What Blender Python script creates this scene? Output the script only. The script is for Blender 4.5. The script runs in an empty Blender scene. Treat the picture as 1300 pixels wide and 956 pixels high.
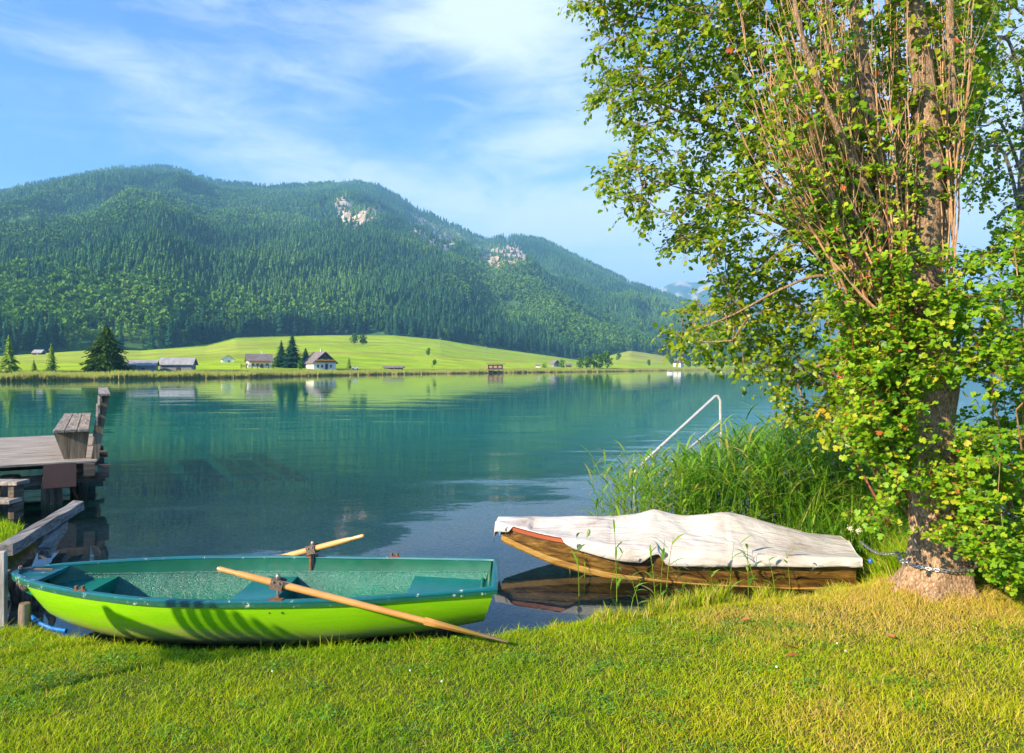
import bpy, math, random
import numpy as np
from mathutils import Vector, noise as mnoise

# ------------------------------------------------------------------ basics
H = 2.1            # eye height above the lake
F = 900.0          # focal length in photo pixels
HY = 466.0         # horizon row of the photo
R = np.random.default_rng(7)
random.seed(7)
scene = bpy.context.scene
col = scene.collection
BR = math.radians

def P(px, py, Y):
    return Vector(((px - 650.0) / F * Y, Y, H + (HY - py) / F * Y))

def G(px, py, z=0.0):
    Y = (H - z) * F / (py - HY)
    return Vector(((px - 650.0) / F * Y, Y, z))

def tag(o, label=None, cat=None, group=None, kind=None):
    if label: o['label'] = label
    if cat: o['category'] = cat
    if group: o['group'] = group
    if kind: o['kind'] = kind
    return o

def empty(name, loc=(0, 0, 0), rz=0.0):
    o = bpy.data.objects.new(name, None)
    o.empty_display_size = 0.2
    col.objects.link(o)
    o.location = loc
    o.rotation_euler = (0, 0, rz)
    return o

def mesh_np(name, V, faces, mats, parent=None, mat_idx=None, smooth=False, attrs=None, link=True):
    """V (n,3); faces = list of (m,k) int arrays; one mesh object"""
    V = np.asarray(V, dtype=np.float32)
    if not isinstance(faces, list): faces = [faces]
    faces = [np.asarray(f, dtype=np.int32) for f in faces if len(f)]
    me = bpy.data.meshes.new(name)
    me.vertices.add(len(V))
    me.vertices.foreach_set('co', V.ravel())
    idx = np.concatenate([f.ravel() for f in faces])
    cnt = np.concatenate([np.full(len(f), f.shape[1], dtype=np.int32) for f in faces])
    st = np.concatenate([[0], np.cumsum(cnt)[:-1]]).astype(np.int32)
    me.loops.add(len(idx)); me.loops.foreach_set('vertex_index', idx)
    me.polygons.add(len(cnt)); me.polygons.foreach_set('loop_start', st)
    try: me.polygons.foreach_set('loop_total', cnt)
    except Exception: pass
    if not isinstance(mats, (list, tuple)): mats = [mats]
    for m in mats: me.materials.append(m)
    if mat_idx is not None: me.polygons.foreach_set('material_index', np.asarray(mat_idx, dtype=np.int32))
    if smooth: me.polygons.foreach_set('use_smooth', np.ones(len(cnt), dtype=bool))
    if attrs:
        for an, (dom, arr) in attrs.items():
            arr = np.asarray(arr, dtype=np.float32)
            if arr.ndim == 1:
                a = me.attributes.new(an, 'FLOAT', dom); a.data.foreach_set('value', arr)
            else:
                a = me.attributes.new(an, 'FLOAT_COLOR', dom)
                c = np.ones((len(arr), 4), dtype=np.float32); c[:, :3] = arr
                a.data.foreach_set('color', c.ravel())
    me.update(calc_edges=True)
    me.validate()
    o = bpy.data.objects.new(name, me)
    if link: col.objects.link(o)
    if parent: o.parent = parent
    return o

class MB:
    """collects simple shapes, becomes ONE mesh"""
    def __init__(s): s.v = []; s.f = []
    def add(s, vs, fs):
        n = len(s.v); s.v += [tuple(v) for v in vs]; s.f += [tuple(i + n for i in f) for f in fs]
    def box(s, c, size, rz=0.0, bev=0.0, tilt=None):
        cx, cy, cz = c; x, y, z = [d / 2 for d in size]
        b = min(bev, x * .9, y * .9, z * .9)
        pts = []
        if b > 0:
            for sx in (-1, 1):
                for sy in (-1, 1):
                    for sz in (-1, 1):
                        pts += [(sx * x, sy * (y - b), sz * (z - b)), (sx * (x - b), sy * y, sz * (z - b)), (sx * (x - b), sy * (y - b), sz * z)]
            def I(sx, sy, sz, k): return (((sx > 0) * 2 + (sy > 0)) * 2 + (sz > 0)) * 3 + k
            fs = []
            for a in (-1, 1):
                fs.append([I(a, -1, -1, 0), I(a, 1, -1, 0), I(a, 1, 1, 0), I(a, -1, 1, 0)])
                fs.append([I(-1, a, -1, 1), I(1, a, -1, 1), I(1, a, 1, 1), I(-1, a, 1, 1)])
                fs.append([I(-1, -1, a, 2), I(1, -1, a, 2), I(1, 1, a, 2), I(-1, 1, a, 2)])
            for a in (-1, 1):
                for c2 in (-1, 1):
                    fs.append([I(a, c2, -1, 0), I(a, c2, 1, 0), I(a, c2, 1, 1), I(a, c2, -1, 1)])
                    fs.append([I(a, -1, c2, 0), I(a, 1, c2, 0), I(a, 1, c2, 2), I(a, -1, c2, 2)])
                    fs.append([I(-1, a, c2, 1), I(1, a, c2, 1), I(1, a, c2, 2), I(-1, a, c2, 2)])
                    for e in (-1, 1):
                        fs.append([I(a, c2, e, 0), I(a, c2, e, 1), I(a, c2, e, 2)])
        else:
            for sx in (-1, 1):
                for sy in (-1, 1):
                    for sz in (-1, 1): pts.append((sx * x, sy * y, sz * z))
            fs = [(0, 1, 3, 2), (4, 6, 7, 5), (0, 4, 5, 1), (2, 3, 7, 6), (0, 2, 6, 4), (1, 5, 7, 3)]
        ca, sa = math.cos(rz), math.sin(rz)
        out = []
        for p in pts:
            px, py, pz = p
            if tilt:
                v = Vector(p); v.rotate(tilt); px, py, pz = v
            out.append((cx + px * ca - py * sa, cy + px * sa + py * ca, cz + pz))
        s.add(out, fs)
    def hexa(s, p8):
        """bottom 4 then top 4, both going round"""
        s.add(p8, [(3, 2, 1, 0), (4, 5, 6, 7), (0, 1, 5, 4), (1, 2, 6, 5), (2, 3, 7, 6), (3, 0, 4, 7)])
    def beam(s, a, b, w, h, up=(0, 0, 1), jit=0.0, n=1):
        a = Vector(a); b = Vector(b); d = (b - a).normalized(); up = Vector(up)
        sd = d.cross(up).normalized(); u2 = sd.cross(d).normalized()
        rings = []
        for i in range(n + 1):
            c = a.lerp(b, i / n)
            q = [random.uniform(-jit, jit) for _ in range(8)]
            rings.append([c + sd * (-w / 2 + q[0]) + u2 * (-h / 2 + q[1]), c + sd * (w / 2 + q[2]) + u2 * (-h / 2 + q[3]),
                          c + sd * (w / 2 + q[4]) + u2 * (h / 2 + q[5]), c + sd * (-w / 2 + q[6]) + u2 * (h / 2 + q[7])])
        vs = [p for r in rings for p in r]
        fs = [(3, 2, 1, 0), tuple(4 * n + k for k in range(4))]
        for i in range(n):
            for k in range(4):
                fs.append((4 * i + k, 4 * i + (k + 1) % 4, 4 * i + 4 + (k + 1) % 4, 4 * i + 4 + k))
        s.add(vs, fs)
    def tube(s, pts, rad, n=8, cap=True):
        pts = [Vector(p) for p in pts]
        if not hasattr(rad, '__len__'): rad = [rad] * len(pts)
        vs = []; ref = Vector((0.31, 0.17, 1)).normalized()
        prev = None
        for i, p in enumerate(pts):
            d = (pts[min(i + 1, len(pts) - 1)] - pts[max(i - 1, 0)])
            d = d.normalized() if d.length > 1e-9 else Vector((0, 0, 1))
            if prev is None:
                a = d.cross(ref)
                if a.length < 1e-3: a = d.cross(Vector((1, 0, 0)))
                a.normalize()
            else:
                a = (prev - d * prev.dot(d)).normalized()
            prev = a; b = d.cross(a)
            for k in range(n):
                t = 2 * math.pi * k / n
                vs.append(p + (a * math.cos(t) + b * math.sin(t)) * rad[i])
        fs = []
        for i in range(len(pts) - 1):
            for k in range(n):
                fs.append((i * n + k, i * n + (k + 1) % n, (i + 1) * n + (k + 1) % n, (i + 1) * n + k))
        if cap: fs += [tuple(range(n))[::-1], tuple((len(pts) - 1) * n + k for k in range(n))]
        s.add(vs, fs)
    def lathe(s, prof, c=(0, 0, 0), n=16):
        vs = []
        for r, z in prof:
            for k in range(n):
                t = 2 * math.pi * k / n
                vs.append((c[0] + r * math.cos(t), c[1] + r * math.sin(t), c[2] + z))
        fs = []
        for i in range(len(prof) - 1):
            for k in range(n):
                fs.append((i * n + k, i * n + (k + 1) % n, (i + 1) * n + (k + 1) % n, (i + 1) * n + k))
        fs += [tuple(range(n))[::-1], tuple((len(prof) - 1) * n + k for k in range(n))]
        s.add(vs, fs)
    def build(s, name, mat, parent=None, smooth=False, jit=0.0):
        me = bpy.data.meshes.new(name)
        me.from_pydata(s.v, [], s.f)
        if isinstance(mat, (list, tuple)):
            for m in mat: me.materials.append(m)
        else: me.materials.append(mat)
        if smooth:
            for p in me.polygons: p.use_smooth = True
        me.update()
        o = bpy.data.objects.new(name, me); col.objects.link(o)
        if parent: o.parent = parent
        if smooth:
            try:
                md = o.modifiers.new('edges', 'EDGE_SPLIT'); md.split_angle = BR(40)
            except Exception: pass
        return o

# ------------------------------------------------------------------ noise
def _hash(ix, iy, seed):
    h = (ix * 374761393 + iy * 668265263 + seed * 1274126177) & 0xffffffff
    h = ((h ^ (h >> 13)) * 1274126177) & 0xffffffff
    return ((h ^ (h >> 16)) & 0xffffff) / float(0xffffff)

def vnoise(x, y, seed=0):
    x = np.asarray(x, dtype=np.float64); y = np.asarray(y, dtype=np.float64)
    ix = np.floor(x).astype(np.int64); iy = np.floor(y).astype(np.int64)
    fx = x - ix; fy = y - iy
    fx = fx * fx * (3 - 2 * fx); fy = fy * fy * (3 - 2 * fy)
    a = _hash(ix, iy, seed); b = _hash(ix + 1, iy, seed); c = _hash(ix, iy + 1, seed); d = _hash(ix + 1, iy + 1, seed)
    return (a * (1 - fx) + b * fx) * (1 - fy) + (c * (1 - fx) + d * fx) * fy

def fbm(x, y, seed=0, o=4):
    s = 0; a = .5; t = 0
    for i in range(o):
        s = s + a * vnoise(np.asarray(x) * 2 ** i, np.asarray(y) * 2 ** i, seed + i); t += a; a *= .5
    return s / t

def inpoly(x, y, poly):
    x = np.asarray(x); y = np.asarray(y); ins = np.zeros(x.shape, dtype=bool)
    n = len(poly)
    for i in range(n):
        x1, y1 = poly[i]; x2, y2 = poly[(i + 1) % n]
        if y1 == y2: continue
        c = ((y1 > y) != (y2 > y)) & (x < (x2 - x1) * (y - y1) / (y2 - y1) + x1)
        ins ^= c
    return ins

def sstep(a, b, x):
    t = np.clip((np.asarray(x, dtype=float) - a) / (b - a), 0, 1); return t * t * (3 - 2 * t)

# ------------------------------------------------------------------ materials
def newmat(name):
    m = bpy.data.materials.new(name); m.use_nodes = True
    nt = m.node_tree; nt.nodes.clear()
    return m, nt, nt.nodes, nt.links

def N(nt, t, **kw):
    n = nt.nodes.new(t)
    for k, v in kw.items(): setattr(n, k, v)
    return n

def ramp(nt, fac, stops):
    r = N(nt, 'ShaderNodeValToRGB')
    e = r.color_ramp.elements
    e[0].position = stops[0][0]; e[0].color = (*stops[0][1], 1)
    e[1].position = stops[-1][0]; e[1].color = (*stops[-1][1], 1)
    for p, c in stops[1:-1]:
        q = e.new(p); q.color = (*c, 1)
    nt.links.new(fac, r.inputs[0])
    return r.outputs[0]

def pmat(name, c1, c2=None, scale=5.0, rough=0.6, bump=0.3, stretch=(1, 1, 1), detail=6, c3=None, bscale=None, spec=0.4, metal=0.0, dist=0.02, mid=(.35, .65), coat=0.0):
    m, nt, ns, lk = newmat(name)
    out = N(nt, 'ShaderNodeOutputMaterial'); b = N(nt, 'ShaderNodeBsdfPrincipled')
    lk.new(b.outputs[0], out.inputs[0])
    tc = N(nt, 'ShaderNodeTexCoord'); mp = N(nt, 'ShaderNodeMapping'); mp.inputs['Scale'].default_value = stretch
    lk.new(tc.outputs['Object'], mp.inputs[0])
    nz = N(nt, 'ShaderNodeTexNoise'); nz.inputs['Scale'].default_value = scale; nz.inputs['Detail'].default_value = detail
    nz.inputs['Roughness'].default_value = .65
    lk.new(mp.outputs[0], nz.inputs['Vector'])
    stops = [(mid[0], c1), (mid[1], c2 or c1)]
    if c3: stops.append((min(.98, mid[1] + .12), c3))
    lk.new(ramp(nt, nz.outputs[0], stops), b.inputs['Base Color'])
    b.inputs['Roughness'].default_value = rough; b.inputs['Metallic'].default_value = metal
    b.inputs['Specular IOR Level'].default_value = spec
    if coat: b.inputs['Coat Weight'].default_value = coat; b.inputs['Coat Roughness'].default_value = .15
    if bump:
        n2 = N(nt, 'ShaderNodeTexNoise'); n2.inputs['Scale'].default_value = bscale or scale * 3; n2.inputs['Detail'].default_value = 4
        lk.new(mp.outputs[0], n2.inputs['Vector'])
        bp = N(nt, 'ShaderNodeBump'); bp.inputs['Strength'].default_value = bump; bp.inputs['Distance'].default_value = dist
        lk.new(n2.outputs[0], bp.inputs['Height']); lk.new(bp.outputs[0], b.inputs['Normal'])
    return m

def leafmat(name, stops, trans=0.35, rough=.45, spec=.35, attr='tint'):
    m, nt, ns, lk = newmat(name)
    out = N(nt, 'ShaderNodeOutputMaterial')
    at = N(nt, 'ShaderNodeAttribute'); at.attribute_name = attr
    c = ramp(nt, at.outputs['Fac'], stops)
    b = N(nt, 'ShaderNodeBsdfPrincipled'); b.inputs['Roughness'].default_value = rough
    b.inputs['Specular IOR Level'].default_value = spec
    lk.new(c, b.inputs['Base Color'])
    t = N(nt, 'ShaderNodeBsdfTranslucent')
    g = N(nt, 'ShaderNodeMix'); g.data_type = 'RGBA'; g.blend_type = 'MULTIPLY'; g.inputs[0].default_value = 1
    lk.new(c, g.inputs[6]); g.inputs[7].default_value = (1.15, 1.25, .45, 1)
    lk.new(g.outputs[2], t.inputs[0])
    mx = N(nt, 'ShaderNodeMixShader'); mx.inputs[0].default_value = trans
    lk.new(b.outputs[0], mx.inputs[1]); lk.new(t.outputs[0], mx.inputs[2]); lk.new(mx.outputs[0], out.inputs[0])
    return m

def treemat(name, stops, rand=.25):
    """far trees: tint read from the tree (instance or object) and a little random"""
    m, nt, ns, lk = newmat(name)
    out = N(nt, 'ShaderNodeOutputMaterial'); b = N(nt, 'ShaderNodeBsdfDiffuse')
    at = N(nt, 'ShaderNodeAttribute'); at.attribute_name = 'tint'; at.attribute_type = 'INSTANCER'
    oi = N(nt, 'ShaderNodeObjectInfo')
    a = N(nt, 'ShaderNodeMath', operation='MULTIPLY_ADD'); lk.new(oi.outputs['Random'], a.inputs[0]); a.inputs[1].default_value = rand
    lk.new(at.outputs['Fac'], a.inputs[2])
    sh = N(nt, 'ShaderNodeAttribute'); sh.attribute_name = 'shade'
    a2 = N(nt, 'ShaderNodeMath', operation='MULTIPLY_ADD'); lk.new(sh.outputs['Fac'], a2.inputs[0]); a2.inputs[1].default_value = .25
    lk.new(a.outputs[0], a2.inputs[2])
    lk.new(ramp(nt, a2.outputs[0], stops), b.inputs[0])
    tr = N(nt, 'ShaderNodeBsdfTranslucent'); lk.new(ramp(nt, a2.outputs[0], stops), tr.inputs[0])
    mx = N(nt, 'ShaderNodeMixShader'); mx.inputs[0].default_value = .2
    lk.new(b.outputs[0], mx.inputs[1]); lk.new(tr.outputs[0], mx.inputs[2]); lk.new(mx.outputs[0], out.inputs[0])
    return m

def vcmat(name, attr='colour', rough=.9, nscale=.02, namt=.25, spec=.1, bump=0, bscale=.2, bdist=1.0):
    m, nt, ns, lk = newmat(name)
    out = N(nt, 'ShaderNodeOutputMaterial'); b = N(nt, 'ShaderNodeBsdfPrincipled'); lk.new(b.outputs[0], out.inputs[0])
    at = N(nt, 'ShaderNodeAttribute'); at.attribute_name = attr
    tc = N(nt, 'ShaderNodeTexCoord'); nz = N(nt, 'ShaderNodeTexNoise'); nz.inputs['Scale'].default_value = nscale; nz.inputs['Detail'].default_value = 8
    nz.inputs['Roughness'].default_value = .7
    lk.new(tc.outputs['Object'], nz.inputs['Vector'])
    mr = N(nt, 'ShaderNodeMapRange'); lk.new(nz.outputs[0], mr.inputs[0]); mr.inputs[1].default_value = .3; mr.inputs[2].default_value = .7
    mr.inputs[3].default_value = 1 - namt; mr.inputs[4].default_value = 1 + namt
    mx = N(nt, 'ShaderNodeVectorMath', operation='SCALE'); lk.new(at.outputs['Color'], mx.inputs[0]); lk.new(mr.outputs[0], mx.inputs['Scale'])
    lk.new(mx.outputs[0], b.inputs['Base Color'])
    b.inputs['Roughness'].default_value = rough; b.inputs['Specular IOR Level'].default_value = spec
    if bump:
        n2 = N(nt, 'ShaderNodeTexNoise'); n2.inputs['Scale'].default_value = bscale; n2.inputs['Detail'].default_value = 6
        lk.new(tc.outputs['Object'], n2.inputs['Vector'])
        bp = N(nt, 'ShaderNodeBump'); bp.inputs['Strength'].default_value = bump; bp.inputs['Distance'].default_value = bdist
        lk.new(n2.outputs[0], bp.inputs['Height']); lk.new(bp.outputs[0], b.inputs['Normal'])
    return m
# ------------------------------------------------------------------ camera, sun, sky, haze
SUN_EL = 27.0
SUN_AZ = 180.0 + 52.0      # clockwise from +Y: behind the viewer, to the left
EXPOSURE = 1.42
def setup_world():
    cam = bpy.data.cameras.new('camera'); co = bpy.data.objects.new('camera', cam); col.objects.link(co)
    co.location = (0, 0, H); co.rotation_euler = (BR(90), 0, 0)
    cam.sensor_width = 36; cam.sensor_fit = 'HORIZONTAL'; cam.lens = F / 1300 * 36
    cam.shift_y = -(478 - HY) / 1300.0
    cam.clip_start = .05; cam.clip_end = 40000
    scene.camera = co
    az, el = BR(SUN_AZ), BR(SUN_EL)
    d = Vector((math.sin(az) * math.cos(el), math.cos(az) * math.cos(el), math.sin(el)))
    L = bpy.data.lights.new('sun', 'SUN'); L.energy = 5.0; L.angle = BR(.6); L.color = (1, .84, .60)
    lo = bpy.data.objects.new('sun', L); col.objects.link(lo)
    lo.rotation_euler = d.to_track_quat('Z', 'Y').to_euler()
    w = bpy.data.worlds.new('World'); scene.world = w; w.use_nodes = True
    nt = w.node_tree; nt.nodes.clear(); lk = nt.links
    out = N(nt, 'ShaderNodeOutputWorld'); bg = N(nt, 'ShaderNodeBackground'); bg.inputs[1].default_value = .098
    sky = N(nt, 'ShaderNodeTexSky'); sky.sky_type = 'NISHITA'; sky.sun_disc = False
    sky.sun_elevation = el; sky.sun_rotation = az; sky.air_density = 1.0; sky.dust_density = .35; sky.ozone_density = 3.0; sky.altitude = 900
    # cirrus: streaky noise over azimuth / elevation, gathered into a few banks
    tc = N(nt, 'ShaderNodeTexCoord'); sp = N(nt, 'ShaderNodeSeparateXYZ'); lk.new(tc.outputs['Generated'], sp.inputs[0])
    az_ = N(nt, 'ShaderNodeMath', operation='ARCTAN2'); lk.new(sp.outputs[0], az_.inputs[0]); lk.new(sp.outputs[1], az_.inputs[1])
    el_ = N(nt, 'ShaderNodeMath', operation='ARCSINE'); lk.new(sp.outputs[2], el_.inputs[0])
    cb = N(nt, 'ShaderNodeCombineXYZ'); lk.new(az_.outputs[0], cb.inputs[0]); lk.new(el_.outputs[0], cb.inputs[1])
    def noise(scale, sc, rot, det=7, rough=.6, dist=.0, off=(0, 0, 0)):
        mp = N(nt, 'ShaderNodeMapping'); mp.inputs['Rotation'].default_value = (0, 0, rot); mp.inputs['Scale'].default_value = sc; mp.inputs['Location'].default_value = off
        lk.new(cb.outputs[0], mp.inputs[0])
        nz = N(nt, 'ShaderNodeTexNoise'); nz.inputs['Scale'].default_value = scale; nz.inputs['Detail'].default_value = det; nz.inputs['Roughness'].default_value = rough
        nz.inputs['Distortion'].default_value = dist
        lk.new(mp.outputs[0], nz.inputs['Vector']); return nz.outputs[0]
    def mth(op, a, b=None, c=None):
        n = N(nt, 'ShaderNodeMath', operation=op)
        for i, v in enumerate((a, b, c)):
            if v is None: continue
            if isinstance(v, (int, float)): n.inputs[i].default_value = v
            else: lk.new(v, n.inputs[i])
        return n.outputs[0]
    streak = noise(3.0, (1, 3.6, 1), .25, 8, .6, .6)
    fine = noise(9.0, (1, 3.0, 1), -.35, 8, .66, .8, (3, 1, 0))
    def bank(px, py, rx, ry, rot, amp):
        a0 = math.atan((px - 650) / F); e0 = math.atan((HY - py) / F * math.cos(a0))
        dx = mth('SUBTRACT', az_.outputs[0], a0); dy = mth('SUBTRACT', el_.outputs[0], e0)
        c, s = math.cos(rot), math.sin(rot)
        u = mth('ADD', mth('MULTIPLY', dx, c), mth('MULTIPLY', dy, s)); v = mth('SUBTRACT', mth('MULTIPLY', dy, c), mth('MULTIPLY', dx, s))
        q = mth('ADD', mth('POWER', mth('ABSOLUTE', mth('DIVIDE', u, rx / F)), 2.0), mth('POWER', mth('ABSOLUTE', mth('DIVIDE', v, ry / F)), 2.0))
        return mth('MULTIPLY', mth('EXPONENT', mth('MULTIPLY', q, -1.0)), amp)
    tot = None
    for b in [(650, 25, 125, 66, -.15, 1.25), (560, 20, 110, 30, .1, .35), (270, -4, 120, 22, .05, .5), (720, 172, 120, 30, .1, .7), (110, 60, 160, 18, .1, .2),
              (260, 150, 220, 50, -.3, .34), (440, 60, 180, 45, .2, .45), (720, 285, 240, 36, .08, .75), (400, 225, 240, 34, -.1, .36), (560, 250, 240, 40, -.1, .42), (200, 100, 180, 30, -.3, .25),
              (1000, 250, 320, 190, 0, .8), (1250, 250, 250, 260, 0, .8), (760, 365, 300, 40, 0, .6)]:
        q = bank(*b); tot = q if tot is None else mth('ADD', tot, q)
    base = mth('ADD', mth('MULTIPLY', streak, .56), mth('MULTIPLY', fine, .52))
    den = mth('ADD', mth('ADD', base, mth('MULTIPLY', tot, .42)), -.62)
    cl = N(nt, 'ShaderNodeMapRange'); cl.clamp = True; cl.interpolation_type = 'SMOOTHSTEP'
    lk.new(den, cl.inputs[0]); cl.inputs[1].default_value = -.07; cl.inputs[2].default_value = .52; cl.inputs[3].default_value = 0; cl.inputs[4].default_value = .86
    # saturation of the clear blue
    hs = N(nt, 'ShaderNodeMix'); hs.data_type = 'RGBA'; hs.blend_type = 'MULTIPLY'; hs.inputs[0].default_value = 1
    lk.new(sky.outputs[0], hs.inputs[6]); hs.inputs[7].default_value = (.72, .95, 1.27, 1)
    mx = N(nt, 'ShaderNodeMix'); mx.data_type = 'RGBA'
    lk.new(cl.outputs[0], mx.inputs[0]); lk.new(hs.outputs[2], mx.inputs[6]); mx.inputs[7].default_value = (4.7, 5.1, 5.9, 1)
    lk.new(mx.outputs[2], bg.inputs[0]); lk.new(bg.outputs[0], out.inputs[0])
    scene.view_settings.view_transform = 'Standard'; scene.view_settings.look = 'None'
    scene.view_settings.gamma = 1; scene.view_settings.exposure = EXPOSURE
    scene.view_settings.use_curve_mapping = False
    cy = scene.cycles
    cy.use_denoising = True
    cy.max_bounces = 8; cy.diffuse_bounces = 2; cy.glossy_bounces = 3; cy.transmission_bounces = 4; cy.transparent_max_bounces = 12; cy.volume_bounces = 0
    cy.caustics_reflective = False; cy.caustics_refractive = False
    cy.use_adaptive_sampling = True; cy.adaptive_threshold = .02
    cy.sample_clamp_indirect = 6
setup_world()

HAZE_DENSITY = .00025
def build_haze():
    m, nt, ns, lk = newmat('haze_air')
    out = N(nt, 'ShaderNodeOutputMaterial'); v = N(nt, 'ShaderNodeVolumePrincipled')
    v.inputs['Color'].default_value = (.26, .62, 1.0, 1); v.inputs['Density'].default_value = HAZE_DENSITY; v.inputs['Anisotropy'].default_value = 0.0
    lk.new(v.outputs[0], out.inputs['Volume'])
    b = MB(); b.box((0, 2700, 380), (13600, 7600, 784))
    o = b.build('haze', m); tag(o, kind='stuff')
build_haze()
# ------------------------------------------------------------------ far shore, meadow, hills
def I(x, pts):
    xs = [p[0] for p in pts]; ys = [p[1] for p in pts]
    return np.interp(x, xs, ys)
SHORE_Y = [(-900, 492), (0, 484), (200, 481), (330, 478.5), (500, 475), (620, 473.5), (760, 471.8), (850, 470.3), (960, 469.2), (1100, 468.8), (2000, 468.6)]
def shore_d(px): return H * F / (I(px, SHORE_Y) - HY)
EDGE_Y = [(-900, 425), (0, 452), (60, 448), (120, 444), (180, 445), (215, 442), (262, 437), (300, 428), (420, 425), (500, 425.5), (560, 431), (620, 441), (700, 452), (740, 458), (770, 452), (800, 445), (835, 450), (870, 458), (1000, 462), (1300, 462), (2000, 460)]
EDGE_D = [(-900, 420), (0, 380), (200, 440), (270, 520), (420, 620), (560, 660), (740, 800), (820, 950), (1000, 1250), (2000, 1400)]
RIDGE_Y = [(-900, 270), (-200, 262), (0, 246), (60, 236), (110, 226), (150, 218), (200, 216), (235, 222), (270, 236), (330, 241), (380, 240), (440, 234), (480, 241), (505, 254), (530, 268), (560, 283), (585, 292), (600, 303), (620, 310), (640, 305), (660, 305), (690, 310), (720, 324), (760, 344), (800, 364), (850, 380), (900, 398), (960, 422), (1040, 448), (1120, 458), (2000, 458)]
RIDGE_D = [(-900, 2300), (0, 2200), (200, 2300), (330, 2150), (440, 2350), (600, 2500), (700, 2450), (850, 2400), (1100, 2200), (2000, 2200)]
def far_z(px, Y):
    px = np.asarray(px, float); Y = np.asarray(Y, float)
    d0 = shore_d(px); y0 = I(px, SHORE_Y); de = np.maximum(I(px, EDGE_D), d0 * 1.25); ye = I(px, EDGE_Y); dr = I(px, RIDGE_D); yr = I(px, RIDGE_Y)
    z0 = .35 + 0 * d0
    z1 = 1.6 + 0 * d0                   # just behind the reeds
    d1 = d0 * 1.06 + 6
    ze = H + (HY - ye) / F * de
    zr = H + (HY - yr) / F * dr
    t = np.clip((Y - d1) / (de - d1), 0, 1)
    zm = z1 + (ze - z1) * t ** 1.35
    u = np.clip((Y - de) / (dr - de), 0, 1)
    zf = ze + (zr - ze) * (u ** .92)
    X = (px - 650) / F * Y
    rel = (1 - np.abs(2 * fbm(X / 420 + 3, Y / 900 + 5, 11, 4) - 1) * 1.0)
    rel2 = (1 - np.abs(2 * fbm(X / 150 + 3, Y / 330 + 5, 31, 3) - 1) * 1.0)
    zf = zf + ((rel - .84) * 75 + (rel2 - .78) * 70) * np.sin(np.pi * np.clip(u, 0, 1)) ** .7 * sstep(0, .15, u) * (1 - .85 * sstep(.66, .84, u))
    z = np.where(Y < d1, z0 * 0 + -1.5 + (z1 + 1.5) * sstep(d0 * .93, 1, Y / 1) * 0, 0)
    s = np.clip((Y - d0 * .97) / (d1 - d0 * .97), 0, 1)
    z = -1.2 + (z1 + 1.2) * s ** .6
    z = np.where(Y >= d1, zm, z)
    z = np.where(Y >= de, zf, z)
    b = np.clip((Y - dr) / 900, 0, 1)
    z = np.where(Y > dr, zr - (zr * .55) * b ** 1.3, z)
    return z
def far_pt(px, Y):
    return Vector(((px - 650) / F * Y, Y, float(far_z(px, Y))))
def far_at(px, py):
    """terrain point that shows at photo pixel (px,py), searched outward over the meadow"""
    Ys = np.linspace(shore_d(px) * 1.02, float(max(I(px, EDGE_D), shore_d(px) * 1.25)) + 200, 900)
    ys = HY - (far_z(np.full_like(Ys, px), Ys) - H) / Ys * F
    k = np.argmax(ys <= py) if (ys <= py).any() else len(Ys) - 1
    return far_pt(px, float(Ys[k]))

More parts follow.
